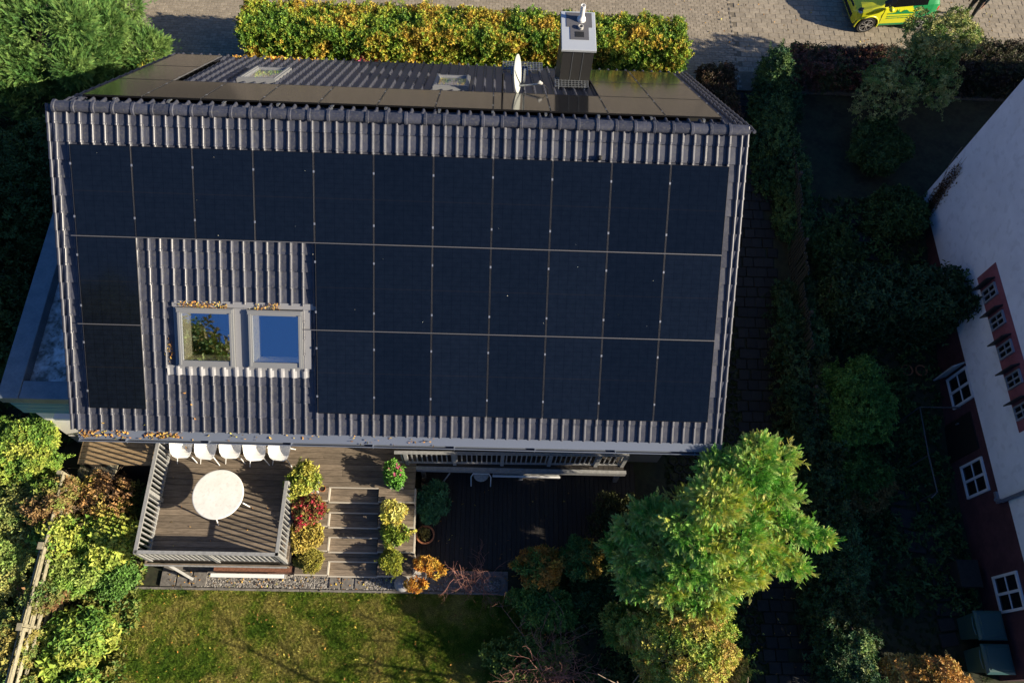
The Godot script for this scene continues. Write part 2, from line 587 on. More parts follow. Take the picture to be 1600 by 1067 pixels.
# lobes: [centre, radii, share]; leaves sit in a ragged skin on each lobe and thin out inside
func crown_points(lobes: Array, count: int, rag: float, size: float, palette: Array, seed_: int, up_bias := 0.35, shoots := 0, shoot_len := 0.3, low_cut := -0.85) -> Array:
	var r := RandomNumberGenerator.new()
	r.seed = seed_
	noise.seed = seed_
	noise.frequency = 1.0
	var area := []
	var total := 0.0
	for l in lobes:
		var q: Vector3 = l[1]
		var a: float = (q.x * q.y + q.y * q.z + q.z * q.x) * (l[2] if l.size() > 2 else 1.0)
		total += a
		area.append(total)
	var xfs := []
	var cols := []
	var tries := 0
	while xfs.size() < count and tries < count * 4:
		tries += 1
		var pickd := r.randf() * total
		var k := 0
		while area[k] < pickd:
			k += 1
		var c: Vector3 = lobes[k][0]
		var q: Vector3 = lobes[k][1]
		var d := Vector3(r.randfn(), r.randfn(), r.randfn()).normalized()
		if d.y < low_cut:
			continue
		var p := c + d * q
		var nz := noise.get_noise_3dv(p * 1.6) + 0.6 * noise.get_noise_3dv(p * 4.1 + Vector3(9, 3, 1))
		var depth := 1.0 - absf(r.randfn()) * 0.14 if r.randf() < 0.8 else r.randf_range(0.45, 0.9)
		p = c + d * q * (depth + rag * nz)
		var inside := false
		for j in lobes.size():
			if j != k and ((p - lobes[j][0]) / lobes[j][1]).length_squared() < 0.42:
				inside = true
				break
		if inside:
			continue
		# gaps between the clumps
		if noise.get_noise_3dv(p * 3.0 + Vector3(40, 0, 7)) < -0.34 and r.randf() < 0.75:
			continue
		var nn := (d / q).normalized()
		var y := (nn + Vector3(r.randfn(), r.randfn(), r.randfn()) * 0.45 + Vector3.UP * up_bias).normalized()
		var x := y.cross(Vector3(r.randfn(), r.randfn(), r.randfn())).normalized()
		var s := size * r.randf_range(0.7, 1.35)
		xfs.append(Transform3D(Basis(x * s, y * s, x.cross(y) * s), p))
		var t := 0.5 + noise.get_noise_3dv(p * 1.1 + Vector3(3, 50, 8)) * 0.9 + r.randfn() * 0.17
		cols.append(lit(pick(palette, t) * r.randf_range(0.6, 1.3)))
	# single shoots that stand out of the skin and break the outline
	for i in shoots:
		var l: Array = lobes[r.randi() % lobes.size()]
		var d := Vector3(r.randfn(), absf(r.randfn()) * 0.8 - 0.15, r.randfn()).normalized()
		var p: Vector3 = l[0] + d * l[1] * 0.92
		var inside := false
		for o in lobes:
			if o != l and ((p - o[0]) / o[1]).length_squared() < 0.7:
				inside = true
				break
		if inside:
			continue
		var dir := (d + Vector3(0, 0.25, 0) + Vector3(r.randfn(), r.randfn(), r.randfn()) * 0.3).normalized()
		var long := shoot_len * r.randf_range(0.4, 1.3)
		var tone := r.randf()
		for k in 6:
			var t := k / 5.0
			var y := (dir + Vector3(r.randfn(), r.randfn(), r.randfn()) * 0.4).normalized()
			var x := y.cross(Vector3(r.randfn(), r.randfn(), r.randfn())).normalized()
			var s := size * (1.1 - 0.45 * t) * r.randf_range(0.8, 1.15)
			xfs.append(Transform3D(Basis(x * s, y * s, x.cross(y) * s), p + dir * long * t - Vector3(0, long * 0.3 * t * t, 0)))
			cols.append(lit(pick(palette, tone * 0.8 + 0.2 * r.randf()) * r.randf_range(0.75, 1.3)))
	return [xfs, cols]


func crown(o: Node3D, called: String, kind: String, lobes: Array, count: int, palette: Array, seed_: int, size := 1.0, rag := 0.22, m := "leaf", up_bias := 0.35, shoots := -1, shoot_len := -1.0) -> void:
	var big := 0.0
	for l in lobes:
		big = maxf(big, (l[1].x + l[1].z) * 0.5)
	var e := crown_points(lobes, int(count * 1.45), rag, size * 0.86, palette, seed_, up_bias, int(count / 45.0) if shoots < 0 else shoots, big * 0.42 if shoot_len < 0 else shoot_len)
	scatter(called, SP[kind], M[m], e[0], e[1], o)


func limbs(o: Node3D, called: String, base: Vector3, lobes: Array, radius: float, m: Material, seed_: int) -> void:
	var r := RandomNumberGenerator.new()
	r.seed = seed_
	var b := MB.new()
	var mid := Vector3.ZERO
	for l in lobes:
		mid += l[0]
	mid /= lobes.size()
	var fork := base.lerp(Vector3(mid.x, mid.y, mid.z), 0.45)
	b.tube([base, base.lerp(fork, 0.5) + Vector3(r.randfn(), 0, r.randfn()) * radius, fork], [radius * 1.35, radius, radius * 0.8], 8)
	for l in lobes:
		var e: Vector3 = l[0] + Vector3(0, l[1].y * 0.4, 0)
		b.tube([fork, fork.lerp(e, 0.5) + Vector3(r.randfn(), r.randfn() * 0.5, r.randfn()) * radius, e], [radius * 0.6, radius * 0.4, radius * 0.12], 5)
	part(called, b, m, o)


# lobes round a centre that make an uneven mound
func mound(c: Vector3, size: Vector3, count: int, seed_: int) -> Array:
	var r := RandomNumberGenerator.new()
	r.seed = seed_
	var out := [[c, size * 0.62]]
	for i in count:
		var a := TAU * (i + r.randf() * 0.7) / count
		var h := r.randf_range(-0.45, 0.6)
		var k := sqrt(1.0 - h * h) * r.randf_range(0.42, 0.68)
		out.append([c + Vector3(cos(a) * k, h * 0.55, sin(a) * k) * size, size * r.randf_range(0.28, 0.48)])
	return out


# small lobes strewn over the upper skin of a crown, so that its outline breaks up into shoots
func tufts(lobes: Array, count: int, size: float, seed_: int, low := -0.2, long := 1.0) -> Array:
	var r := RandomNumberGenerator.new()
	r.seed = seed_
	var out := lobes.duplicate()
	for i in count:
		var l: Array = lobes[r.randi() % lobes.size()]
		var d := Vector3(r.randfn(), r.randfn() * 0.8 + 0.3, r.randfn()).normalized()
		if d.y < low: d.y = -d.y
		var s := size * r.randf_range(0.6, 1.35)
		out.append([l[0] + d * l[1] * r.randf_range(0.92, 1.12), Vector3(s * (1.0 + absf(d.x) * (long - 1.0)), s * 0.75, s * (1.0 + absf(d.z) * (long - 1.0))), 2.2])
	return out


func shrub(called: String, label: String, category: String, base: Vector3, size: Vector3, kind: String, count: int, palette: Array, seed_: int, leaf_size := 1.0, group := "", n_lobes := 7, rag := 0.22) -> Node3D:
	var o := thing(called, label, category, base, 0.0, group)
	var lobes := tufts(mound(Vector3(0, size.y * 1.0, 0), size, n_lobes, seed_), 12, (size.x + size.z) * 0.09, seed_ + 500)
	crown(o, "foliage", kind, lobes, count, palette, seed_, leaf_size, rag)
	limbs(o, "stems", Vector3.ZERO, lobes.slice(1, 6), clampf(size.x * 0.04, 0.012, 0.09), M.bark, seed_)
	return o


func tree(called: String, label: String, category: String, base: Vector3, lobes: Array, kind: String, count: int, palette: Array, seed_: int, leaf_size := 1.0, rag := 0.2, m := "leaf", radius := 0.14, up_bias := 0.35, shoots := -1, shoot_len := -1.0) -> Node3D:
	var o := thing(called, label, category, base)
	crown(o, "crown", kind, lobes, count, palette, seed_, leaf_size, rag, m, up_bias, shoots, shoot_len)
	limbs(o, "trunk", Vector3.ZERO, lobes.slice(0, 14), radius, M.bark, seed_)
	return o


# bare branching twigs from the ground
func twig_bush(called: String, label: String, base: Vector3, stems: int, height: float, lean: Vector3, spread: float, m: Material, seed_: int, thin := 0.011) -> Node3D:
	var r := RandomNumberGenerator.new()
	r.seed = seed_
	var o := thing(called, label, "shrub", base)
	var b := MB.new()
	var todo := []
	for i in stems:
		var d := (Vector3(r.randfn() * spread, 1.0, r.randfn() * spread) + lean).normalized()
		todo.append([Vector3(r.randfn(), 0, r.randfn()) * 0.12, d, height * r.randf_range(0.6, 1.0) * 0.5, thin, 3])
	while todo:
		var t: Array = todo.pop_back()
		var p: Vector3 = t[0]
		var d: Vector3 = t[1]
		var path := [p]
		var radii := [t[3]]
		for k in 3:
			d = (d + Vector3(r.randfn(), r.randfn() * 0.6 + 0.1, r.randfn()) * 0.22).normalized()
			p = p + d * t[2] / 3.0
			path.append(p)
			radii.append(t[3] * (1.0 - 0.18 * (k + 1)))
			if t[4] > 0 and r.randf() < 0.75:
				todo.append([p, (d + Vector3(r.randfn(), r.randfn() * 0.5 + 0.2, r.randfn()) * 0.75).normalized(), t[2] * r.randf_range(0.45, 0.8), t[3] * 0.62, t[4] - 1])
		b.tube(path, radii, 3, false)
	part("branches", b, m, o)
	return o


# leaves lying flat on a surface: origin, two spanning vectors
func litter(called: String, label: String, origin: Vector3, u: Vector3, w: Vector3, count: int, palette: Array, seed_: int, size := 1.0, clump := 0.0) -> void:
	var r := RandomNumberGenerator.new()
	r.seed = seed_
	noise.seed = seed_
	noise.frequency = 1.0
	var n := u.cross(w).normalized()
	if n.y < 0:
		n = -n
	var xfs := []
	var cols := []
	var tries := 0
	while xfs.size() < count and tries < count * 6:
		tries += 1
		var p := origin + u * r.randf() + w * r.randf()
		if clump > 0.0 and noise.get_noise_3dv(p * 2.2) < clump * (r.randf() - 0.35):
			continue
		var y := (n + Vector3(r.randfn(), r.randfn(), r.randfn()) * 0.25).normalized()
		var x := y.cross(Vector3(r.randfn(), r.randfn(), r.randfn())).normalized()
		var s := size * r.randf_range(0.6, 1.3)
		# the leaf of the sprig points up its own y: lay it over
		xfs.append(Transform3D(Basis(x * s, x.cross(y) * -s, y * s), p + n * r.randf_range(0.004, 0.02)))
		cols.append(lit(pick(palette, r.randf()) * r.randf_range(0.6, 1.2)))
	var o := scatter(called, SP.single, M.dry_leaf, xfs, cols)
	tag(o, label, "leaves")


# ---------------------------------------------------------------- the house
func front_covered(x: float, s: float) -> bool:
	for row in 3:
		var s0 := 0.678 + row * PH
		if s > s0 - 0.01 and s < s0 + PH:
			if row == 0 and x > -7.51 and x < -7.51 + 11 * PW:
				return true
			if row > 0 and ((x > -7.51 and x < -7.51 + PW) or (x > -7.51 + 4 * PW and x < -7.51 + 11 * PW)):
				return true
	return x > -5.70 and x < -3.14 and s > 3.72 and s < 5.0


func back_covered(x: float, s: float) -> bool:
	for row in 3:
		var s0 := 0.641 + row * PH
		if s > s0 and s < s0 + PH:
			var c := (x + 7.552) / PW
			if c > 0 and c < 11 and (row == 0 or c < 1 or c > 9):
				return true
	return x > 2.0 and x < 2.8 and s > 3.8 and s < 5.3


func tile_shape(b: MB, xf := Transform3D()) -> MB:
	var pts := []
	for k in 9:
		var a := PI - PI * k / 8.0
		pts.append(Vector2(cos(a) * 0.033, sin(a) * 0.046))
	pts.append_array([Vector2(0.040, -0.003), Vector2(0.190, -0.004), Vector2(0.1975, 0.0)])
	var rings := []
	for e in [[-0.40, 1.0], [-0.045, 1.0], [-0.036, 1.13], [0.0, 1.13]]:
		var ring := []
		for i in pts.size():
			var p: Vector2 = pts[i]
			var k: float = e[1] if i < 9 else 1.0
			ring.append(xf * Vector3(p.x * k, p.y * k + 0.036 * (1.0 + e[0] / 0.4) - 0.006, e[0]))
		rings.append(ring)
	var under := []
	for p in rings[3]:
		under.append(p - xf.basis.y * 0.034)
	rings.append(under)
	for i in rings.size() - 1:
		for k in pts.size() - 1:
			b.quad(rings[i][k], rings[i][k + 1], rings[i + 1][k + 1], rings[i + 1][k])
	return b


func build_house() -> void:
	var o := thing("house", "large house with dark ridged tile roof, two roof windows and solar panels on both slopes", "house")
	# walls
	part("front_wall", MB.new().span(Vector3(-7.3, 0, 4.0), Vector3(5.1, 4.85, 4.25)), M.house_wall, o)
	part("back_wall", MB.new().span(Vector3(-7.3, 0, -4.25), Vector3(5.1, 4.85, -4.0)), M.house_wall, o)
	for x in [-7.3, 4.85]:
		var g := MB.new().span(Vector3(x, 0, -3.995), Vector3(x + 0.25, 4.85, 3.995))
		var a := [Vector3(x, 4.852, -3.995), Vector3(x, 7.76, 0), Vector3(x, 4.852, 3.995)]
		var e := Vector3(0.25, 0, 0)
		g.tri(a[2], a[1], a[0]); g.tri(a[0] + e, a[1] + e, a[2] + e)
		g.quad(a[1], a[1] + e, a[0] + e, a[0]); g.quad(a[1] + e, a[1], a[2], a[2] + e)
		part("gable_wall", g, M.house_wall, o)
	part("attic_floor", MB.new().span(Vector3(-7.04, 3.4, -3.99), Vector3(4.84, 3.5, 3.99)), M.room_dark, o)
	for w in [[-4.2, -2.2, 1.22, 3.35], [0.2, 1.6, 1.22, 3.35], [2.4, 3.6, 2.1, 3.35]]:
		var tf := MB.new()
		tf.span(Vector3(w[0], w[2], 4.252), Vector3(w[0] + 0.07, w[3], 4.30)).span(Vector3(w[1] - 0.07, w[2], 4.252), Vector3(w[1], w[3], 4.30))
		tf.span(Vector3(w[0] + 0.07, w[3] - 0.08, 4.252), Vector3(w[1] - 0.07, w[3], 4.30)).span(Vector3(w[0] + 0.07, w[2], 4.252), Vector3(w[1] - 0.07, w[2] + 0.08, 4.30))
		tf.span(Vector3((w[0] + w[1]) / 2 - 0.04, w[2] + 0.08, 4.252), Vector3((w[0] + w[1]) / 2 + 0.04, w[3] - 0.08, 4.298))
		var tw := part("terrace_window", tf, M.white_frame, o)
		for e in [[w[0] + 0.07, (w[0] + w[1]) / 2 - 0.04], [(w[0] + w[1]) / 2 + 0.04, w[1] - 0.07]]:
			part("pane", MB.new().span(Vector3(e[0], w[2] + 0.08, 4.262), Vector3(e[1], w[3] - 0.08, 4.272)), M.dark_glass, tw)
	var gw := MB.new()  # unseen gable window, added to throw reflected sun onto the white wall
	for r in [[5.86, 0.98, 5.92, 2.02], [6.60, 0.98, 6.66, 2.02], [5.92, 0.98, 6.60, 1.04], [5.92, 1.96, 6.60, 2.02], [5.92, 1.46, 6.60, 1.53]]:
		gw.span(Vector3(5.105, r[0], r[1]), Vector3(5.15, r[2], r[3]))
	var gwin := part("added_gable_window", gw, M.white_frame, o)
	for z in [1.04, 1.53]:
		part("pane", MB.new().span(Vector3(5.11, 5.92, z), Vector3(5.118, 6.60, z + 0.43)), M.mirror_glass, gwin)
	# roof: the boarded slopes with the tiles, ridge and verge as pieces on it
	var d := MB.new()
	var holes := [-5.60, -4.60, -4.20, -3.24]
	for r in [[-7.72, -0.02, 5.44, 3.85], [-7.72, 4.88, 5.44, 6.38], [-7.72, 3.85, holes[0], 4.88], [holes[1], 3.85, holes[2], 4.88], [holes[3], 3.85, 5.44, 4.88]]:
		d.box(front_roof * Vector3((r[0] + r[2]) / 2, -0.13, (r[1] + r[3]) / 2), Vector3(r[2] - r[0], 0.18, r[3] - r[1]), front_roof.basis)
	d.box(back_roof * Vector3(1.14, -0.13, 3.2), Vector3(13.16, 0.18, 6.3), back_roof.basis)
	var roof := part("roof", d, M.roof_deck, o)
	var one := tile_shape(MB.new()).mesh()
	var rest := MB.new()
	var singles := []
	for k in 19:
		for j in 57:
			var x := -7.797 + 0.2312 * j
			var s := 0.30 + 0.3376 * k
			var shown := 0
			for e in [[0.02, -0.32], [0.2, -0.32], [0.02, -0.02], [0.2, -0.02], [0.1, -0.17]]:
				if not front_covered(x + e[0], s + e[1]):
					shown += 1
			if shown == 0 or (x > -5.80 and x < -3.20 and s - 0.17 > 3.70 and s - 0.17 < 5.0):
				continue
			var xf := front_roof * Transform3D(Basis(), Vector3(x, 0, s))
			if k == 0 or shown < 2 or (k == 2) or singles.size() >= 300:
				tile_shape(rest, xf)
			else:
				singles.append(xf)
	for k in 19:
		for j in 58:
			var x := -7.797 + 0.2312 * j
			var s := 0.30 + 0.3376 * k
			if back_covered(x - 0.05, s - 0.3) and back_covered(x - 0.18, s - 0.02) and back_covered(x - 0.1, s - 0.17):
				continue
			if x < -7.7: continue
			tile_shape(rest, back_roof * Transform3D(Basis(), Vector3(-x, 0, s)))
	rng.seed = 12
	for xf in singles:
		part("roof_tile", one, M["roof_tile_%d" % (rng.randi() % 3)], roof, xf * Transform3D(Basis(Vector3.UP, rng.randfn() * 0.006), Vector3(rng.randfn() * 0.0015, rng.randfn() * 0.0015, rng.randfn() * 0.003)))
	part("roof_tiles", rest, M.roof_tile, roof).set_meta("kind", "stuff")
	# verges
	var vb := MB.new()
	vb.box(Vector3(0.018, -0.075, -0.185), Vector3(0.02, 0.16, 0.355))
	vb.box(Vector3(-0.055, 0.010, -0.175), Vector3(0.11, 0.016, 0.352), Basis(Vector3.RIGHT, 0.09))
	vb.tube([Vector3(-0.119, 0.008, -0.36), Vector3(-0.119, 0.030, 0.0)], [0.034, 0.036], 10)
	vb.tube([Vector3(0.0, 0.006, -0.39), Vector3(0, 0.018, -0.05)], [0.040, 0.040], 10)
	vb.tube([Vector3(0.0, 0.020, -0.05), Vector3(0, 0.022, 0.0)], [0.046, 0.046], 10)
	var vm := vb.mesh()
	for k in 19:
		var s := 0.30 + 0.3376 * k
		part("verge_tile", vm, M.roof_tile, roof, front_roof * Transform3D(Basis(), Vector3(5.50, 0, s)))
		part("verge_tile", vm, M.roof_tile, roof, front_roof * Transform3D(Basis(), Vector3(-7.815, -0.005, s)))
		part("verge_tile", vm, M.roof_tile, roof, back_roof * Transform3D(Basis(), Vector3(-5.50, 0, s)))
		part("verge_tile", vm, M.roof_tile, roof, back_roof * Transform3D(Basis(), Vector3(7.80, 0, s)))
	# ridge caps, each with its collar
	var rm := MB.new()
	var prof := []
	for e in [[-0.19, 1.2], [-0.145, 1.2], [-0.132, 1.0], [0.20, 0.96]]:
		var ring := []
		for k in 11:
			var a := PI * 1.12 * k / 10.0 - 0.06 * PI
			var fl := 1.0 if k != 3 and k != 7 else 1.06
			ring.append(Vector3(e[0], sin(a) * 0.088 * e[1] * fl, cos(a) * 0.114 * e[1] * fl))
		prof.append(ring)
	for i in prof.size() - 1:
		for k in 10:
			rm.quad(prof[i][k], prof[i + 1][k], prof[i + 1][k + 1], prof[i][k + 1])
	for k in 10:
		rm.tri(Vector3(-0.19, 0, 0), prof[0][k], prof[0][k + 1])
	var ridge_mesh := rm.mesh()
	for i in 36:
		part("ridge_tile", ridge_mesh, M["roof_tile_%d" % (rng.randi() % 3)], roof, Transform3D(Basis(Vector3.UP, rng.randfn() * 0.01), Vector3(-7.61 + 0.3687 * i, RIDGE + 0.025 + rng.randfn() * 0.003, 0)))
	# gutters
	for back in [false, true]:
		var g := MB.new()
		var rt := back_roof if back else front_roof
		var c := rt * Vector3(0, -0.10, 6.575)
		var sg := -1.0 if back else 1.0
		var ins := []
		var out := []
		for k in 9:
			var a := PI + PI * k / 8.0
			ins.append(Vector2(cos(a) * 0.085, sin(a) * 0.075))
			out.append(Vector2(cos(a) * 0.089, sin(a) * 0.079))
		for r in [ins, out]:
			for k in 8:
				g.quad(Vector3(-7.86, c.y + r[k].y, c.z + sg * r[k].x), Vector3(5.56, c.y + r[k].y, c.z + sg * r[k].x), Vector3(5.56, c.y + r[k + 1].y, c.z + sg * r[k + 1].x), Vector3(-7.86, c.y + r[k + 1].y, c.z + sg * r[k + 1].x))
		g.tube([Vector3(-7.86, c.y + 0.002, c.z + sg * 0.092), Vector3(5.56, c.y + 0.002, c.z + sg * 0.092)], [0.012, 0.012], 6)
		for x in [-7.86, 5.56]:
			var pts := [Vector3(x, c.y, c.z)]
			for k in 9:
				pts.append(Vector3(x, c.y + out[k].y, c.z + sg * out[k].x))
			g.fan(pts)
		for i in 8:
			g.box(Vector3(-6.9 + i * 1.7, c.y - 0.03, c.z), Vector3(0.016, 0.1, 0.186))
		part("gutter", g, M.zinc, o)
		part("eaves_apron", MB.new().box(rt * Vector3(-1.15 if not back else 1.15, -0.026, 6.46), Vector3(13.4, 0.006, 0.24), rt.basis), M.zinc, o)
		# the apron that laps from the tiles into the gutter, and the soffit board below it
		part("fascia", MB.new().box(rt * Vector3(-1.14 if not back else 1.14, -0.15, 6.40), Vector3(13.1, 0.2, 0.03), rt.basis), M.window_grey, o)
		part("soffit", MB.new().span(Vector3(-7.7, 3.96, sg * 4.25), Vector3(5.4, 3.99, sg * 5.05)), M.white_paint, o)
	# roof windows of the garden slope
	roof_window(o, front_roof, -5.68, -4.55, 3.77, 4.97, -5.575, -4.62, 3.88, 4.85, false)
	roof_window(o, front_roof, -4.28, -3.18, 3.78, 4.965, -4.175, -3.265, 3.89, 4.85, false)
	var fl := MB.new()
	fl.box(front_roof * Vector3(-4.34, 0.036, 3.70), Vector3(2.86, 0.03, 0.12), front_roof.basis)
	fl.box(front_roof * Vector3(-4.415, 0.030, 4.37), Vector3(0.26, 0.02, 1.2), front_roof.basis)
	fl.box(front_roof * Vector3(-5.72, 0.034, 4.37), Vector3(0.06, 0.02, 1.21), front_roof.basis)
	fl.box(front_roof * Vector3(-3.09, 0.034, 4.37), Vector3(0.14, 0.02, 1.21), front_roof.basis)
	part("window_flashing", fl, M.lead, o)
	# the pleated lead apron below the windows
	var ap := MB.new()
	var last: Array = []
	for i in 93:
		var x := -5.92 + i * 2.84 / 92.0
		var ph := fposmod(x + 7.797 + 0.1156, 0.2312) - 0.1156
		var h := 0.020 + (0.047 * sqrt(maxf(0.0, 1.0 - pow(ph / 0.05, 2))) if absf(ph) < 0.05 else 0.0)
		var row := [front_roof * Vector3(x, maxf(h, 0.045), 4.965), front_roof * Vector3(x, h + 0.012, 5.03), front_roof * Vector3(x, h + 0.004, 5.17 + 0.006 * sin(x * 37.0))]
		if last:
			ap.quad(last[0], row[0], row[1], last[1]); ap.quad(last[1], row[1], row[2], last[2])
		last = row
	part("window_apron", ap, M.lead, o)
	roof_window(o, back_roof, 4.34, 5.20, 2.9, 4.5, 4.44, 5.10, 3.0, 4.4, true)
	roof_window(o, back_roof, 0.04, 0.84, 2.85, 4.35, 0.13, 0.75, 2.95, 4.25, true)
	# grated steps for the chimney sweep, standing above the tiles of the street slope
	for g in [[-2.72, -1.95, 3.62], [-1.75, -0.75, 5.75], [-1.35, -0.95, 5.0]]:
		var b := MB.new()
		var nx := int((g[1] - g[0]) / 0.075)
		for i in nx + 1:
			var x: float = g[0] + (g[1] - g[0]) * i / nx
			b.box(back_roof * Vector3(x, 0.16, g[2]), Vector3(0.012, 0.03, 0.26), Basis(Vector3(1, 0, 0), Vector3.UP, Vector3(0, 0, 1)))
		for k in 5:
			var c := back_roof * Vector3((g[0] + g[1]) / 2, 0.16, g[2]) + Vector3(0, 0.001, -0.12 + 0.06 * k)
			b.box(c, Vector3(g[1] - g[0], 0.03, 0.01))
		for x in [g[0] + 0.08, g[1] - 0.08]:
			b.bar(back_roof * Vector3(x, 0.0, g[2] - 0.1), back_roof * Vector3(x, 0.16, g[2] - 0.1), 0.02, 0.02)
			b.bar(back_roof * Vector3(x, 0.0, g[2] + 0.12), back_roof * Vector3(x, 0.14, g[2]), 0.02, 0.02)
		part("roof_step", b, M.galvanised, o)
	# mounting rails that show between the rows of panels
	for r in [[0.678 + PH - 0.01, -7.62, 5.16], [0.678 + 2 * PH - 0.01, -7.62, -6.36], [0.678 + 2 * PH - 0.01, -3.16, 5.16]]:
		part("mounting_rail", MB.new().box(front_roof * Vector3((r[1] + r[2]) / 2, 0.098, r[0]), Vector3(r[2] - r[1], 0.03, 0.016), front_roof.basis), M.trim, o)
	for k in 12:
		var x := -6.9 + k * 1.06
		var b := MB.new()
		b.box(back_roof * Vector3(-x, 0.075, 0.60), Vector3(0.05, 0.02, 0.14), back_roof.basis)
		b.box(back_roof * Vector3(-x, 0.045, 0.54), Vector3(0.04, 0.07, 0.02), back_roof.basis)
		part("roof_hook", b, M.galvanised, o)
	part("roof_vent", MB.new().lathe([Vector2(0.05, 0), Vector2(0.05, 0.10), Vector2(0.02, 0.13), Vector2(0, 0.13)], 12, front_roof * Vector3(2.62, 0.03, 0.60), front_roof.basis), M.cable_black, o)


func roof_window(o: Node3D, rt: Transform3D, x0: float, x1: float, s0: float, s1: float, gx0: float, gx1: float, gs0: float, gs1: float, blind: bool) -> void:
	var w := Node3D.new()
	w.name = "roof_window"
	o.add_child(w, true)
	var f := MB.new()
	var top := 0.115
	for r in [[x0, s0, gx0, s1], [gx1, s0, x1, s1], [gx0, s0, gx1, gs0], [gx0, gs1, gx1, s1]]:
		f.box(rt * Vector3((r[0] + r[2]) / 2, top / 2, (r[1] + r[3]) / 2), Vector3(r[2] - r[0], top, r[3] - r[1]), rt.basis)
	part("frame", f, M.window_grey, w)
	var sash := MB.new()
	for r in [[x0 + 0.02, s0 + 0.02, x1 - 0.02, s0 + 0.085], [x0 + 0.035, s0 + 0.09, x0 + 0.075, s1 - 0.03], [x1 - 0.075, s0 + 0.09, x1 - 0.035, s1 - 0.03]]:
		sash.box(rt * Vector3((r[0] + r[2]) / 2, top + 0.012, (r[1] + r[3]) / 2), Vector3(r[2] - r[0], 0.024, r[3] - r[1]), rt.basis)
	part("sash", sash, M.window_grey, w)
	var pane := MB.new().box(rt * Vector3((gx0 + gx1) / 2, 0.085, (gs0 + gs1) / 2), Vector3(gx1 - gx0, 0.006, gs1 - gs0), rt.basis)
	if blind:
		part("blind", MB.new().box(rt * Vector3((gx0 + gx1) / 2, 0.03, (gs0 + gs1) / 2), Vector3(gx1 - gx0, 0.01, gs1 - gs0), rt.basis), M.planter_grey, w)
		part("pane", pane, M.window_pane, w)
		return
	part("pane", pane, M.roof_glass, w)
	var rv := MB.new()
	var dp := 0.52
	for r in [[gx0 - 0.02, gs0, gx0, gs1], [gx1, gs0, gx1 + 0.02, gs1], [gx0 - 0.02, gs0 - 0.02, gx1 + 0.02, gs0], [gx0 - 0.02, gs1, gx1 + 0.02, gs1 + 0.02]]:
		rv.box(rt * Vector3((r[0] + r[2]) / 2, -dp / 2 + 0.07, (r[1] + r[3]) / 2), Vector3(r[2] - r[0], dp, r[3] - r[1]), rt.basis)
	part("reveal", rv, M.cream, w)


const ORD := ["first", "second", "third", "fourth", "fifth", "sixth", "seventh", "eighth", "ninth", "tenth", "eleventh", "twelfth"]


func build_panels() -> void:
	rng.seed = 44
	var w := PW - 0.02
	var h := PH - 0.02
	var fr := MB.new()
	for r in [[-w / 2, -h / 2, -w / 2 + 0.011, h / 2], [w / 2 - 0.011, -h / 2, w / 2, h / 2], [-w / 2 + 0.011, -h / 2, w / 2 - 0.011, -h / 2 + 0.011], [-w / 2 + 0.011, h / 2 - 0.011, w / 2 - 0.011, h / 2]]:
		fr.box(Vector3((r[0] + r[2]) / 2, -0.0175, (r[1] + r[3]) / 2), Vector3(r[2] - r[0], 0.035, r[3] - r[1]))
	var frame := fr.mesh()
	var gl := MB.new()
	var gw := w / 2 - 0.011
	var gh := h / 2 - 0.011
	gl.quad(Vector3(-gw, -0.002, -gh), Vector3(gw, -0.002, -gh), Vector3(gw, -0.002, gh), Vector3(-gw, -0.002, gh))
	gl.quad(Vector3(-gw, -0.010, gh), Vector3(gw, -0.010, gh), Vector3(gw, -0.010, -gh), Vector3(-gw, -0.010, -gh))
	var glass := gl.mesh()
	var edge := MB.new().box(Vector3.ZERO, Vector3(0.003, 0.024, h)).mesh()
	var clamp_mesh := MB.new().box(Vector3(0, 0.002, 0), Vector3(0.030, 0.008, 0.045)).mesh()
	var first: Node3D = null
	for side in 2:
		for row in 3:
			var at_col := []
			for col in 11:
				if row == 0 or col == 0 or (side == 0 and col >= 4) or (side == 1 and col >= 9):
					at_col.append(col)
			for i in at_col.size():
				var col: int = at_col[i]
				var where := ["garden slope", "street slope"][side] as String
				var rowname := ["top row", "middle row", "bottom row"][row] as String
				var label := "black solar panel, %s from the left in the %s of the %s" % [ORD[i], rowname, where]
				var o: Node3D
				if first == null:
					o = Node3D.new()
					part("frame", frame, M.panel_frame, o)
					part("glass", glass, M.panel_glass, o)
					for x in [-w / 2 - 0.002, w / 2 + 0.002]:
						part("edge_glint", edge, M.trim, o, Transform3D(Basis(), Vector3(x, -0.012, 0)))  # pale strips that paint the sunlit glint on the black frame edges
					for z in [-0.5, 0.5]:
						part("clamp", clamp_mesh, M.silver, o, Transform3D(Basis(), Vector3(-w / 2 - 0.008, 0, z)))
					first = o
				else:
					o = first.duplicate()
				o.name = numbered("solar_panel")
				add_child(o, true)
				tag(o, label, "solar panel", "solar panels on the house roof")
				o.get_node("glass").material_override = M["panel_glass_%d" % (rng.randi() % 3)]
				if side == 0:
					o.transform = front_roof * Transform3D(Basis(), Vector3(-7.51 + (col + 0.5) * PW - 0.01, 0.12, 0.678 + (row + 0.5) * PH - 0.01)) * Transform3D(Basis.from_euler(Vector3(rng.randfn() * 0.003, rng.randfn() * 0.0006, rng.randfn() * 0.003)), Vector3.ZERO)
				else:
					o.transform = back_roof * Transform3D(Basis(), Vector3(7.552 - (col + 0.5) * PW, 0.12, 0.641 + (row + 0.5) * PH))


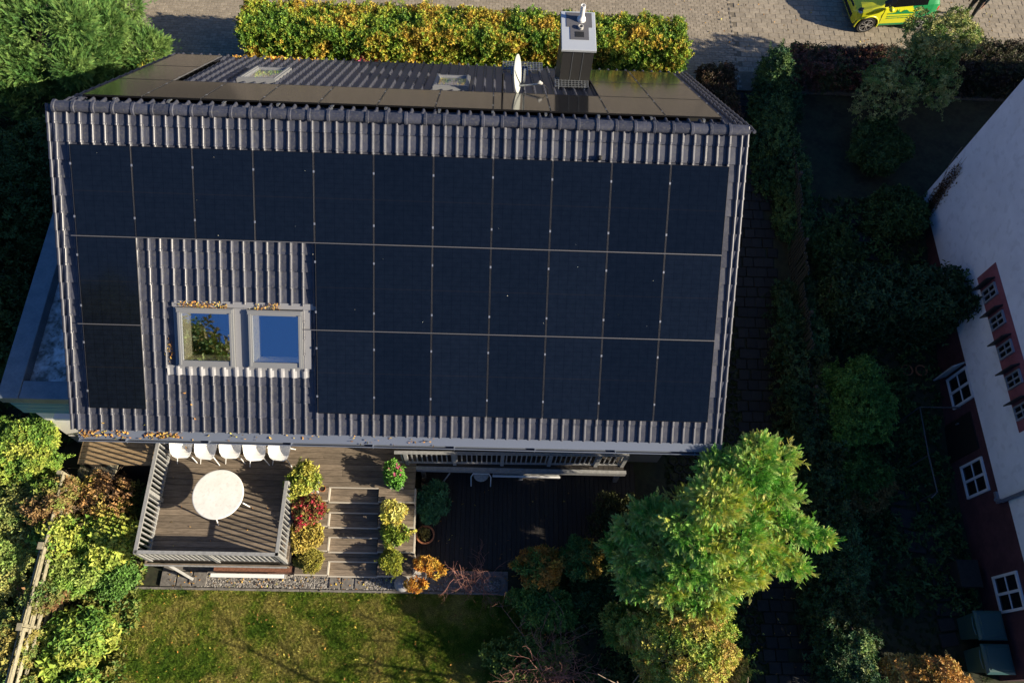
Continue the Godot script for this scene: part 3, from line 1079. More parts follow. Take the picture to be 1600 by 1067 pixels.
func build_chimney() -> void:
	var o := thing("chimney", "tall dark clad chimney with a pale metal rim on the street slope", "chimney", Vector3(2.40, 5.0, -3.62))
	var b := MB.new().box(Vector3(0, 0.98, 0), Vector3(0.70, 2.0, 1.10))
	part("cladding", b, M.chimney_cladding, o)
	var s := MB.new()
	for x in [-0.117, 0.117]:
		s.box(Vector3(x, 0.98, 0.5515), Vector3(0.012, 2.0, 0.006))
	part("seam", s, M.galvanised, o)
	var cap := MB.new()
	cap.slab(Vector3(0, 2.01, 0), Vector3(0.78, 0.06, 1.18), 0.01)
	part("cap", cap, M.chimney_cap, o)
	part("top_sheet", MB.new().box(Vector3(0.02, 2.045, -0.32), Vector3(0.58, 0.012, 0.44)).box(Vector3(0.02, 2.045, 0.09), Vector3(0.42, 0.012, 0.38)), M.slate_top, o)
	part("flue_hole", MB.new().box(Vector3(0.02, 2.052, 0.13), Vector3(0.2, 0.012, 0.16)), M.cable_black, o)
	var fl := MB.new().lathe([Vector2(0.10, 2.05), Vector2(0.095, 2.10), Vector2(0.062, 2.16), Vector2(0.055, 2.18), Vector2(0.055, 2.46), Vector2(0.045, 2.46), Vector2(0.045, 2.2)], 16, Vector3(0.07, 0, -0.32))
	part("flue_pipe", fl, M.white_paint, o)
	part("short_flue", MB.new().lathe([Vector2(0.06, 2.05), Vector2(0.06, 2.12), Vector2(0.045, 2.12), Vector2(0.045, 2.05)], 14, Vector3(0.05, 0, -0.06)), M.planter_grey, o)
	part("flashing", MB.new().box(Vector3(0, 0.80, 0.60), Vector3(0.9, 0.02, 0.2), back_roof.basis), M.lead, o)

	var dsh := thing("satellite_dish", "pale round satellite dish on a mast beside the chimney", "satellite dish", Vector3(1.15, 6.05, -2.45))
	part("mast", MB.new().tube([Vector3(0.05, 0, 0), Vector3(0.05, 0.95, 0)], [0.024, 0.024], 8), M.galvanised, dsh)
	part("mast_foot", MB.new().box(Vector3(0.05, 0.02, 0), Vector3(0.2, 0.03, 0.2), back_roof.basis), M.galvanised, dsh)
	var face := Vector3(0.96, 0.17, 0.13).normalized()
	var fx := Vector3(0, 0, 1).cross(face).normalized()
	var bs := Basis(fx, face, fx.cross(face))
	var c := Vector3(-0.10, 0.86, 0.05)
	part("reflector", MB.new().lathe([Vector2(0.0, -0.085), Vector2(0.14, -0.075), Vector2(0.27, -0.045), Vector2(0.40, 0.0), Vector2(0.41, 0.0), Vector2(0.41, -0.012), Vector2(0.27, -0.06), Vector2(0.14, -0.09), Vector2(0, -0.10)], 32, c, bs), M.dish_white, dsh)
	var low := c + bs * Vector3(0, -0.03, 0.38)
	var low2 := c - Vector3(0, 0.36, -0.02)
	var tip := c + face * 0.58 + Vector3(0, -0.30, 0.0)
	part("feed_arm", MB.new().bar(low2, tip, 0.03, 0.03), M.galvanised, dsh)
	part("receiver", MB.new().tube([tip - face * 0.02, tip - face * 0.10 + Vector3(0, 0.05, 0)], [0.035, 0.05], 10), M.planter_grey, dsh)
	part("cable", MB.new().tube([tip, tip + Vector3(0.12, -0.1, 0.05), tip + Vector3(0.10, -0.5, 0.1), Vector3(0.1, 0.02, 0.1)], [0.008, 0.008, 0.008, 0.008], 5), M.cable_black, dsh)
	var mast2 := thing("vent_pipe", "thin black roof pipe left of the satellite dish", "pipe", back_roof * Vector3(-0.72, 0, 2.6))
	part("pipe", MB.new().tube([Vector3.ZERO, Vector3(0, 0.7, 0)], [0.022, 0.022], 8), M.cable_black, mast2)
	part("collar", MB.new().box(Vector3(0, 0.02, 0), Vector3(0.2, 0.04, 0.2), back_roof.basis), M.cable_black, mast2)


func build_extension() -> void:
	var o := thing("side_extension", "flat roofed side extension with wide grey coping and teal fascia, left of the house", "extension", Vector3.ZERO)
	part("wall", MB.new().span(Vector3(-9.95, 0, -3.9), Vector3(-7.35, 3.2, 4.08)), M.white_paint, o)
	part("flat_roof", MB.new().span(Vector3(-9.64, 3.2, -3.5), Vector3(-7.32, 3.36, 3.80)), M.flat_roof, o)
	var c := MB.new()
	c.slab(Vector3(-9.86, 3.48, 0.18), Vector3(0.46, 0.28, 8.1), 0.01)
	c.slab(Vector3(-8.48, 3.478, 4.02), Vector3(2.28, 0.276, 0.42), 0.01)
	c.slab(Vector3(-8.48, 3.478, -3.72), Vector3(2.28, 0.276, 0.42), 0.01)
	part("coping", c, M.coping, o)
	for k in 7:
		part("fascia_board", MB.new().box(Vector3(-8.71, 3.27 - 0.115 * k, 4.14 - 0.004 * (k % 2)), Vector3(2.70, 0.105, 0.06)), M.teal_siding, o)
	part("white_sill", MB.new().box(Vector3(-8.42, 2.30, 4.16), Vector3(2.1, 0.10, 0.16)), M.white_paint, o)
	var s := thing("boardwalk", "worn brown boardwalk at the left corner below the eaves", "boardwalk", Vector3(-8.3, 1.0, 4.3))
	for k in 4:
		part("board", MB.new().slab(Vector3(0, 0, 0.1 + 0.15 * k), Vector3(2.1, 0.04, 0.14), 0.004), M.walk_board, s)
	part("bearer", MB.new().span(Vector3(-1.0, -1.0, 0.02), Vector3(1.0, -0.025, 0.6)), M.soil, s)


# ---------------------------------------------------------------- ground, street, lawn
func land(x: float, z: float) -> float:
	var t := clampf((z + 4.5) / 9.5, 0.0, 1.0)
	var y := 1.53 * (1.0 - t * t * (3.0 - 2.0 * t))
	return y


func build_ground() -> void:
	var b := MB.new()
	var xs := []
	var zs := []
	for i in 61:
		var t := (i - 30) / 30.0
		xs.append(signf(t) * (absf(t) * 14.0 + pow(absf(t), 4.0) * 120.0))
		zs.append(signf(t) * (absf(t) * 12.0 + pow(absf(t), 4.0) * 120.0))
	for i in 60:
		for k in 60:
			var p := []
			for e in [[i, k], [i + 1, k], [i + 1, k + 1], [i, k + 1]]:
				p.append(Vector3(xs[e[0]], land(xs[e[0]], zs[e[1]]) - 0.03, zs[e[1]]))
			b.quad(p[0], p[1], p[2], p[3])
	struct("ground", b, M.ground)
	# street and forecourt: the bed, then the pavers on it
	var bed := struct("pavement", MB.new().span(Vector3(-22, 1.40, -40), Vector3(40, 1.565, -7.2)), M.paver_joint)
	struct("entrance_path", MB.new().span(Vector3(5.9, 1.38, -7.19), Vector3(7.6, 1.562, -4.6)), M.paver_joint)
	rng.seed = 5
	var single := MB.new().slab(Vector3(0, 0, 0), Vector3(0.325, 0.05, 0.205), 0.008).mesh()
	var small := MB.new().slab(Vector3(0, 0, 0), Vector3(0.192, 0.05, 0.094), 0.006).mesh()
	var rest := [MB.new(), MB.new(), MB.new(), MB.new()]
	var count := 0
	var row := 0
	var z := -8.05
	while z > -19.0:
		var x := 8.32 + (0.165 if row % 2 else 0.0)
		while x < 20.5:
			var y := 1.548 + rng.randf() * 0.006
			var k := rng.randi() % 4
			var xf := Transform3D(Basis(Vector3.UP, rng.randfn() * 0.006), Vector3(x, y, z))
			if z > -11.2 and x > 8.4 and x < 17.4 and count < 300 and not (x > 11.8 and x < 14.6 and z < -10.3):
				part("paver", single, M["paver_%d" % k], bed, xf)
				count += 1
			else:
				rest[k].slab(xf.origin, Vector3(0.325, 0.05, 0.205), 0.008, xf.basis)
			x += 0.333
		z -= 0.213
		row += 1
	# the smaller pavers of the forecourt
	row = 0
	z = -7.25
	while z > -19.0:
		var x := -14.0 + (0.1 if row % 2 else 0.0)
		while x < 8.1:
			if z > -12.5 or x > -9:
				rest[rng.randi() % 4].slab(Vector3(x, 1.548 + rng.randf() * 0.005, z), Vector3(0.192, 0.05, 0.094), 0.006)
			x += 0.2
		z -= 0.1
		row += 1
	for k in 4:
		part("pavers", rest[k], M["paver_%d" % k], bed).set_meta("kind", "stuff")
	part("edging_row", MB.new().span(Vector3(8.13, 1.5, -40), Vector3(8.145, 1.576, -7.3)), M.slab, bed)
	# lawn with its blades
	struct("lawn", MB.new().span(Vector3(-8.2, -0.2, 7.69), Vector3(2.5, -0.015, 16)), M.lawn)
	var xfs := []
	var cols := []
	noise.seed = 77
	noise.frequency = 1.0
	for i in 85000:
		var p := Vector3(rng.randf_range(-8.3, 1.8), -0.017, rng.randf_range(7.70, 10.9))
		var s := rng.randf_range(0.7, 1.35)
		var bs := Basis(Vector3.UP, rng.randf() * TAU) * Basis(Vector3.RIGHT, rng.randfn() * 0.2)
		xfs.append(Transform3D(bs.scaled(Vector3(s, s, s)), p))
		var t := 0.5 + noise.get_noise_3dv(p * 0.9) * 1.0 + noise.get_noise_3dv(p * 3.7) * 0.5 + rng.randfn() * 0.15
		cols.append(pick([Color(0.09, 0.18, 0.018), Color(0.17, 0.27, 0.028), Color(0.29, 0.33, 0.050), Color(0.42, 0.38, 0.11)], t) * rng.randf_range(0.35, 1.4))
	tag(scatter("grass", SP.blade, M.leaf, xfs, cols), "short autumn grass of the garden lawn, green and straw coloured", "grass")
	# shaded lawn of the neighbour
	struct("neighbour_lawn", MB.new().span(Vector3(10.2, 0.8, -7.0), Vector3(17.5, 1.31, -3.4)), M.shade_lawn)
	xfs = []
	cols = []
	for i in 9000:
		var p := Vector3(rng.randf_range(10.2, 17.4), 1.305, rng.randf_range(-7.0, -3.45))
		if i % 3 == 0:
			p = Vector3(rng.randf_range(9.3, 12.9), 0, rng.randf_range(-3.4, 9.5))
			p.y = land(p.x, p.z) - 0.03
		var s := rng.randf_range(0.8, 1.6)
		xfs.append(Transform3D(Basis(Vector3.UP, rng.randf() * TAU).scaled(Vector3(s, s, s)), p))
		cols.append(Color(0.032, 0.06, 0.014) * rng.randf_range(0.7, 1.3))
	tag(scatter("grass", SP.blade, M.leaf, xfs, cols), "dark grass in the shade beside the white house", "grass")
	# grid pavers and the dark path along the right side of the house
	var path := struct("side_path", MB.new().span(Vector3(7.38, -0.3, -0.05), Vector3(8.72, 0.0, 0.0)), M.soil)
	count = 0
	for r in 62:
		var pz := -7.0 + r * 0.285
		for k in 4:
			if rng.randf() < 0.04: continue
			var px := 7.50 + k * 0.305 + rng.randfn() * 0.012 + (0.1 if r % 2 else 0.0)
			var e := Vector3(0.285, 0.06, 0.265)
			var yy := land(px, pz) - 0.015 + rng.randf() * 0.01
			var slope := (land(px, pz + 0.1) - land(px, pz - 0.1)) / 0.2
			part("path_paver", MB.new().slab(Vector3.ZERO, e, 0.01) if count == 0 else path.get_child(0).mesh, M["dark_paver_%d" % (rng.randi() % 3)], path, Transform3D(Basis(Vector3.RIGHT, -atan(slope)) * Basis(Vector3.UP, rng.randfn() * 0.03), Vector3(px, yy, pz)))
			count += 1
	var hx := MB.new()
	for r in 74:
		for k in 8:
			var c := Vector3(5.55 + k * 0.24 + (0.12 if r % 2 else 0.0), 0, -6.3 + r * 0.21)
			c.y = land(c.x, c.z) - 0.012
			var pts := []
			for i in 6:
				var a := TAU * (i + 0.5) / 6.0
				pts.append(c + Vector3(cos(a) * 0.125, 0.0, sin(a) * 0.125))
			for i in 3:
				hx.bar(pts[i], pts[i + 1], 0.034, 0.03)
	var gp := struct("grass_pavers", hx, M.dark_paver_1)
	gp.set_meta("kind", "structure")
	xfs = []
	cols = []
	for i in 7000:
		var p := Vector3(rng.randf_range(5.3, 7.5), 0, rng.randf_range(-6.4, 9.6))
		p.y = land(p.x, p.z) - 0.03
		var s := rng.randf_range(0.7, 1.3)
		xfs.append(Transform3D(Basis(Vector3.UP, rng.randf() * TAU).scaled(Vector3(s, s, s)), p))
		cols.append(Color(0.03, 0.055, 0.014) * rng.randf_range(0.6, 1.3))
	tag(scatter("grass", SP.blade, M.leaf, xfs, cols), "grass growing through the grid pavers right of the house", "grass")


# ---------------------------------------------------------------- terrace
func board_x(o: Node3D, called: String, x0: float, x1: float, z: float, w: float, y: float, k: int, pre := "deck_board_") -> void:
	part(called, MB.new().slab(Vector3((x0 + x1) / 2, y - 0.014, z), Vector3(x1 - x0, 0.028, w), 0.004), M[pre + str(k)], o)


func railing(o: Node3D, a: Vector3, b: Vector3, gap: float, posts: Array, height := RAIL, flat := 0.05) -> void:
	var d := (b - a).normalized()
	var length := a.distance_to(b)
	part("handrail", MB.new().bar(a + Vector3(0, height, 0) - d * 0.03, b + Vector3(0, height, 0) + d * 0.03, 0.075, 0.04), M.rail_grey, o)
	part("bottom_rail", MB.new().bar(a + Vector3(0, 0.10, 0), b + Vector3(0, 0.10, 0), 0.04, 0.05), M.rail_grey, o)
	for t in posts:
		var p := a.lerp(b, t)
		part("post", MB.new().box(p + Vector3(0, (height - 0.02) / 2 - 0.05, 0), Vector3(0.085, height + 0.08, 0.085)), M.rail_grey, o)
	var n := int(length / gap)
	var one := MB.new().box(Vector3(0, height * 0.5 + 0.02, 0), Vector3(0.03, height - 0.09, flat) if absf(d.x) > 0.5 else Vector3(flat, height - 0.09, 0.03)).mesh()
	for i in range(1, n):
		part("baluster", one, M.rail_grey, o, Transform3D(Basis(), a + d * (length * i / n)))


func build_terrace() -> void:
	rng.seed = 9
	var o := thing("timber_deck", "raised brown plank deck in front of the garden wall of the house", "deck", Vector3.ZERO)
	var w := 0.1465
	for k in 20:
		var z := 4.33 + k * w
		var right := -3.93
		if z < 5.40: right = -1.12
		if z < 5.40 and k % 3 != 0:
			var cut: float = [-4.4, -2.9, -3.4, -2.2][k % 4]
			board_x(o, "deck_board", -7.16, cut - 0.002, z, w - 0.006, DECK, rng.randi() % 4)
			board_x(o, "deck_board", cut + 0.002, right, z, w - 0.006, DECK, rng.randi() % 4)
		else:
			board_x(o, "deck_board", -7.16, right, z, w - 0.006, DECK, rng.randi() % 4)
	part("joist_bed", MB.new().span(Vector3(-7.12, 0.9, 4.26), Vector3(-3.96, 1.165, 7.20)).span(Vector3(-3.95, 0.9, 4.26), Vector3(-1.15, 1.166, 5.38)), M.soil, o)
	part("side_board", MB.new().span(Vector3(-7.19, 0.95, 4.26), Vector3(-7.165, 1.19, 7.26)), M.deck_board_1, o)
	part("front_board", MB.new().span(Vector3(-7.19, 0.97, 7.265), Vector3(-3.93, 1.185, 7.29)), M.deck_board_1, o)
	part("edge_strip", MB.new().span(Vector3(-7.19, 1.15, 7.295), Vector3(-3.95, 1.18, 7.325)), M.rail_grey, o)
	part("deck_skirt", MB.new().span(Vector3(-7.05, -0.1, 4.3), Vector3(-3.97, 0.895, 7.12)), M.soil, o)
	part("brick_plinth", MB.new().span(Vector3(-5.9, -0.05, 7.13), Vector3(-3.96, 0.26, 7.27)), M.brick_base, o)
	var pipe := thing("white_beam", "long white beam lying under the front edge of the deck", "beam", Vector3(-5.05, 0.34, 7.38))
	part("beam", MB.new().slab(Vector3.ZERO, Vector3(1.75, 0.08, 0.09), 0.01), M.white_paint, pipe)
	part("end_cap", MB.new().box(Vector3(0.885, 0, 0), Vector3(0.02, 0.07, 0.08)), M.rail_grey, pipe)
	var prop := thing("slanted_prop", "short pale slanted prop at the left corner below the deck", "prop", Vector3(-6.55, 0.0, 7.3))
	part("prop", MB.new().bar(Vector3(-0.2, 0.9, -0.05), Vector3(0.12, 0.06, 0.14), 0.06, 0.06), M.rail_grey, prop)
	part("foot", MB.new().box(Vector3(0.12, 0.03, 0.15), Vector3(0.14, 0.06, 0.14)), M.slab, prop)

	var r := thing("deck_railing", "grey wooden railing on the three open sides of the deck", "railing", Vector3.ZERO)
	railing(r, Vector3(-7.08, DECK, 4.35), Vector3(-7.08, DECK, 7.18), 0.112, [0.52, 1.0])
	railing(r, Vector3(-7.08, DECK, 7.18), Vector3(-3.99, DECK, 7.18), 0.112, [0.5, 1.0])
	railing(r, Vector3(-3.99, DECK, 7.18), Vector3(-3.99, DECK, 5.55), 0.112, [1.0])

	# steps: four wide platforms, each with a lower tread let into its middle
	var s := thing("garden_steps", "wide brown timber steps from the deck down to the gravel", "steps", Vector3.ZERO)
	var zs := [5.73, 6.27, 6.80, 7.32]
	var nx0 := -3.18
	var nx1 := -1.98
	for k in 4:
		var y := DECK - 0.3 * k
		var z1: float = zs[k]
		var z0: float = z1 - (0.33 if k == 0 else 0.533)
		var zn: float = z1 - 0.325
		var x0 := -3.96
		var x1 := -1.12
		if k > 0:
			var n := 2
			var bw: float = (zn - z0) / n
			for i in n:
				board_x(s, "tread_board", x0, x1, z0 + bw * (i + 0.5), bw - 0.006, y, rng.randi() % 4)
		for i in 2:
			var bw := 0.325 / 2
			board_x(s, "tread_board", x0, nx0, zn + bw * (i + 0.5), bw - 0.006, y, rng.randi() % 4)
			board_x(s, "tread_board", nx1, x1, zn + bw * (i + 0.5), bw - 0.006, y, rng.randi() % 4)
			board_x(s, "tread_board", nx0 + 0.03, nx1 - 0.03, zn + bw * (i + 0.5), bw - 0.006, y - 0.15, rng.randi() % 4)
		part("riser", MB.new().span(Vector3(x0, y - 0.30, z1 - 0.03), Vector3(nx0, y - 0.03, z1 - 0.005)), M.deck_board_0, s)
		part("riser", MB.new().span(Vector3(nx1, y - 0.30, z1 - 0.03), Vector3(x1, y - 0.03, z1 - 0.005)), M.deck_board_0, s)
		part("riser", MB.new().span(Vector3(nx0, y - 0.30, z1 - 0.03), Vector3(nx1, y - 0.18, z1 - 0.005)), M.deck_board_0, s)
		part("riser", MB.new().span(Vector3(nx0, y - 0.18, zn - 0.025), Vector3(nx1, y - 0.03, zn - 0.003)), M.deck_board_0, s)
		part("nosing", MB.new().span(Vector3(x0, y - 0.03, z1 - 0.004), Vector3(nx0, y + 0.003, z1 + 0.03)), M.pale_edge, s)
		part("nosing", MB.new().span(Vector3(nx1, y - 0.03, z1 - 0.004), Vector3(x1, y + 0.003, z1 + 0.03)), M.pale_edge, s)
		part("nosing", MB.new().span(Vector3(nx0, y - 0.18, z1 - 0.004), Vector3(nx1, y - 0.148, z1 + 0.03)), M.pale_edge, s)
		part("nosing", MB.new().span(Vector3(nx0 + 0.03, y - 0.03, zn - 0.002), Vector3(nx1 - 0.01, y + 0.004, zn + 0.026)), M.pale_edge, s)
		part("cheek_edge", MB.new().span(Vector3(nx0, y - 0.15, zn), Vector3(nx0 + 0.028, y + 0.005, z1 - 0.005)), M.pale_edge, s)
		part("side_edge", MB.new().span(Vector3(x1, y - 0.3, z0), Vector3(x1 + 0.03, y + 0.004, z1 + 0.03)), M.pale_edge, s)
		part("carcass", MB.new().span(Vector3(x0 + 0.01, -0.1, z0 + 0.01), Vector3(x1 - 0.01, y - 0.19, z1 - 0.032)), M.soil, s)

	# balcony that goes on to the right, over the sunken yard
	var bal := thing("balcony", "dark plank balcony under the eaves at the right", "balcony", Vector3.ZERO)
	for k in 42:
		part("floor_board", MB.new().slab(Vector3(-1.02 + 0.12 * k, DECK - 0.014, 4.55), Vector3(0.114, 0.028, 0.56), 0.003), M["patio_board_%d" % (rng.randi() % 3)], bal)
	part("beam", MB.new().span(Vector3(-1.12, 0.98, 4.84), Vector3(4.05, 1.19, 4.92)), M.rail_grey, bal)
	part("joist_bed", MB.new().span(Vector3(-1.1, 1.0, 4.27), Vector3(4.0, 1.165, 4.83)), M.soil, bal)
	for x in [-1.0, 1.5, 3.95]:
		part("post", MB.new().span(Vector3(x - 0.05, -0.05, 4.72), Vector3(x + 0.05, 0.99, 4.82)), M.rail_grey, bal)
	var br := thing("balcony_railing", "grey railing along the front of the balcony", "railing", Vector3.ZERO)
	railing(br, Vector3(-1.55, DECK, 4.78), Vector3(3.94, DECK, 4.72), 0.118, [0.04, 0.25, 0.46, 0.67, 0.88, 1.0], RAIL, 0.022)
	railing(br, Vector3(3.94, DECK, 4.72), Vector3(3.94, DECK, 4.3), 0.118, [])

	# sunken yard
	var yard := thing("yard_deck", "dark plank floor of the sunken yard in deep shade", "deck", Vector3.ZERO)
	for k in 47:
		var x := -1.02 + 0.118 * k
		var z1 := 7.08 - (0.35 if x > 3.2 else 0.0)
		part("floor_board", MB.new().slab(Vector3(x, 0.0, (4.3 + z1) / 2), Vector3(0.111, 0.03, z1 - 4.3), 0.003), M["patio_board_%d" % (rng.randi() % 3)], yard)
	part("bed", MB.new().span(Vector3(-1.1, -0.2, 4.28), Vector3(4.5, -0.018, 7.06)), M.soil, yard)

	# furniture on the deck
	var t := thing("garden_table", "round white garden table standing on the deck", "table", Vector3(-5.55, DECK, 5.82))
	part("tabletop", MB.new().lathe([Vector2(0, 0.735), Vector2(0.555, 0.735), Vector2(0.572, 0.731), Vector2(0.580, 0.722), Vector2(0.580, 0.706), Vector2(0.57, 0.70), Vector2(0, 0.70)], 64), M.table_top, t)
	part("apron", MB.new().lathe([Vector2(0.40, 0.70), Vector2(0.40, 0.65), Vector2(0.38, 0.65), Vector2(0.38, 0.70)], 32), M.white_paint, t)
	for k in 4:
		var a := TAU * (k + 0.12) / 4.0
		var d := Vector3(cos(a), 0, sin(a))
		part("leg", MB.new().tube([d * 0.36 + Vector3(0, 0.70, 0), d * 0.56], [0.022, 0.014], 8), M.white_paint, t)
	var names := ["leftmost white shell chair under the eaves, with a brown leaf on its seat", "second white shell chair from the left under the eaves", "middle one of five white shell chairs under the eaves", "fourth white shell chair from the left under the eaves", "rightmost white shell chair under the eaves, next to the open planks"]
	var proto: Node3D = null
	for i in 5:
		var c: Node3D
		if proto == null:
			c = make_chair()
			proto = c
		else:
			c = proto.duplicate()
		c.name = numbered("shell_chair")
		add_child(c, true)
		tag(c, names[i], "chair", "white chairs lined up on the deck")
		c.position = Vector3(-6.66 + 0.578 * i, DECK, 4.66)
		c.rotation.y = [0.06, -0.07, 0.03, 0.10, -0.08][i]
		c.position.z += [0.0, 0.02, -0.015, 0.03, 0.01][i]
	litter("fallen_leaf", "brown leaf lying on the seat of the leftmost chair", Vector3(-6.58, 1.66, 4.62), Vector3(0.1, 0, 0), Vector3(0, 0, 0.08), 3, [Color(0.15, 0.08, 0.03), Color(0.08, 0.05, 0.02)], 3, 1.0)

	# planters on the steps
	planter("square grey planter with a leafy green shrub at the top of the steps, left", Vector3(-3.56, DECK, 5.42), 0.30, 0.26, true, Vector3(-0.16, 0.42, -0.05), Vector3(0.42, 0.34, 0.34), "broad", 520, [Color(0.10, 0.15, 0.02), Color(0.18, 0.22, 0.04), Color(0.30, 0.28, 0.06)], 201)
	planter("square grey planter with a small pink flowering plant at the top of the steps, right", Vector3(-1.55, DECK, 5.27), 0.32, 0.28, true, Vector3(-0.06, 0.34, -0.10), Vector3(0.24, 0.26, 0.27), "broad", 190, [Color(0.05, 0.13, 0.02), Color(0.08, 0.2, 0.03), Color(0.10, 0.22, 0.04)], 202)
	planter("planter with a crimson leaved shrub left of the steps", Vector3(-3.58, 0.9, 6.0), 0.34, 0.22, false, Vector3(0, 0.48, 0), Vector3(0.36, 0.36, 0.30), "broad", 520, [Color(0.28, 0.018, 0.035), Color(0.24, 0.022, 0.04), Color(0.14, 0.10, 0.03), Color(0.12, 0.14, 0.04), Color(0.32, 0.025, 0.05)], 203)
	planter("planter with a yellow and green shrub left of the steps", Vector3(-3.58, 0.6, 6.56), 0.32, 0.22, false, Vector3(0, 0.44, -0.02), Vector3(0.33, 0.32, 0.30), "broad", 480, [Color(0.08, 0.13, 0.02), Color(0.18, 0.19, 0.03), Color(0.30, 0.26, 0.06), Color(0.22, 0.17, 0.04)], 204)
	planter("planter with a clipped olive green ball at the foot of the steps, left", Vector3(-3.56, 0.3, 7.05), 0.32, 0.22, true, Vector3(0, 0.38, 0), Vector3(0.30, 0.28, 0.27), "tiny", 900, [Color(0.09, 0.11, 0.015), Color(0.15, 0.15, 0.025), Color(0.20, 0.18, 0.04)], 205)
	planter("planter with a yellowing broad leaved plant right of the steps, upper", Vector3(-1.58, 0.9, 6.0), 0.30, 0.2, false, Vector3(0, 0.40, 0), Vector3(0.30, 0.30, 0.30), "rosette", 130, [Color(0.16, 0.2, 0.03), Color(0.45, 0.36, 0.06), Color(0.55, 0.40, 0.10)], 206)
	planter("planter with a green pointed leaved plant right of the steps, middle", Vector3(-1.56, 0.6, 6.52), 0.30, 0.2, false, Vector3(0, 0.42, -0.02), Vector3(0.32, 0.30, 0.28), "rosette", 150, [Color(0.09, 0.14, 0.02), Color(0.16, 0.20, 0.03), Color(0.40, 0.32, 0.06)], 207)
	planter("planter with a clipped yellow green ball at the foot of the steps, right", Vector3(-1.62, 0.3, 7.0), 0.30, 0.22, true, Vector3(0, 0.38, 0), Vector3(0.27, 0.27, 0.27), "tiny", 850, [Color(0.14, 0.16, 0.02), Color(0.22, 0.22, 0.03), Color(0.10, 0.13, 0.02)], 208)
	var fl := thing("flowers", "few pink blossoms on the small planter plant at the top right of the steps", "flowers", Vector3(-1.61, DECK + 0.6, 5.17))
	var xfs := []
	var cols := []
	for i in 9:
		xfs.append(Transform3D(Basis(Vector3.UP, i).scaled(Vector3.ONE * 0.5), Vector3(rng.randf_range(-0.16, 0.2), rng.randf_range(-0.08, 0.06), rng.randf_range(-0.2, 0.16))))
		cols.append(Color(0.55, 0.12, 0.22))
	scatter("blossom", SP.broad, M.leaf, xfs, cols, fl)
	pot("terracotta_pot", "small terracotta pot beside the upper left planter", Vector3(-3.31, DECK, 5.48), 0.075, 0.13)
	var big := pot("terracotta_pot", "large terracotta pot standing on the sunken yard by the steps", Vector3(-0.86, 0.02, 6.34), 0.21, 0.40)
	crown(big, "foliage", "broad", mound(Vector3(-0.02, 0.40, -0.04), Vector3(0.11, 0.10, 0.10), 3, 5), 16, [Color(0.06, 0.06, 0.02), Color(0.12, 0.1, 0.03)], 209)
	var ball := thing("stone_ball", "pale round stone ball on the gravel below the steps", "ornament", Vector3(-1.36, 0.0, 7.48))
	part("ball", MB.new().ellipsoid(Vector3(0, 0.2, 0), Vector3(0.2, 0.2, 0.2), 14, 20), M.stone_sphere, ball)
	part("base", MB.new().lathe([Vector2(0.1, 0.0), Vector2(0.1, 0.03), Vector2(0, 0.03)], 14), M.slab, ball)
	# what stands under the balcony
	var bench := thing("white_bench", "narrow white bench pushed under the balcony", "bench", Vector3(1.62, 0.015, 4.66))
	part("seat", MB.new().span(Vector3(-0.84, 0.42, -0.2), Vector3(0.84, 0.45, 0.16)), M.rail_grey, bench)
	part("front_bar", MB.new().span(Vector3(-0.86, 0.44, 0.17), Vector3(0.86, 0.50, 0.21)), M.white_paint, bench)
	for x in [-0.83, -0.42, 0.0, 0.42, 0.83]:
		part("upright", MB.new().span(Vector3(x - 0.015, 0.0, 0.02), Vector3(x + 0.015, 0.415, 0.05)), M.white_paint, bench)
	var ch := thing("garden_chair", "white armchair half hidden under the balcony edge", "chair", Vector3(0.47, 0.015, 4.67))
	part("seat", MB.new().lathe([Vector2(0, 0.44), Vector2(0.2, 0.44), Vector2(0.2, 0.41), Vector2(0, 0.41)], 20, Vector3(0, 0, 0.12)), M.planter_grey, ch)
	part("frame", MB.new().tube([Vector3(-0.25, 0, 0.32), Vector3(-0.25, 0.62, 0.26), Vector3(-0.2, 0.66, 0.18), Vector3(0.2, 0.66, 0.18), Vector3(0.25, 0.62, 0.26), Vector3(0.25, 0, 0.32)], [0.016, 0.016, 0.016, 0.016, 0.016, 0.016], 6), M.white_paint, ch)
	for x in [-0.2, 0.2]:
		part("leg", MB.new().tube([Vector3(x, 0.42, -0.1), Vector3(x * 1.1, 0, -0.14)], [0.014, 0.014], 6), M.white_paint, ch)
	var pole := thing("leaning_pole", "thin grey pole leaning against the balcony beside the steps", "pole", Vector3(-0.6, 0.0, 5.3))
	part("pole", MB.new().tube([Vector3(-0.25, 0.02, 0.1), Vector3(0.3, 1.0, -0.36)], [0.02, 0.02], 7), M.rail_grey, pole)
	part("foot", MB.new().tube([Vector3(-0.27, 0.0, 0.12), Vector3(-0.25, 0.06, 0.1)], [0.028, 0.028], 7), M.cable_black, pole)

	# gravel strip, slabs, edging
	struct("gravel_bed", MB.new().span(Vector3(-7.2, -0.2, 7.12), Vector3(1.2, -0.02, 7.62)), M.slab)
	xfs = []
	cols = []
	var peb := MB.new().ellipsoid(Vector3.ZERO, Vector3(0.02, 0.012, 0.016), 3, 5).mesh()
	for i in 6500:
		var p := Vector3(rng.randf_range(-6.35, 1.0), -0.012 + rng.randf() * 0.008, rng.randf_range(7.30, 7.60))
		xfs.append(Transform3D(Basis.from_euler(Vector3(rng.randf() * TAU, rng.randf() * TAU, 0)).scaled(Vector3.ONE * rng.randf_range(0.6, 1.5)), p))
		var g := rng.randf_range(0.10, 0.38)
		cols.append(Color(g, g * 0.93, g * 0.84))
	tag(scatter("gravel", peb, M.gravel, xfs, cols), "grey gravel strip between the deck and the lawn", "gravel")
	var path := Node3D.new()
	path.name = "stepping_slabs"
	add_child(path, true)
	path.set_meta("kind", "structure")
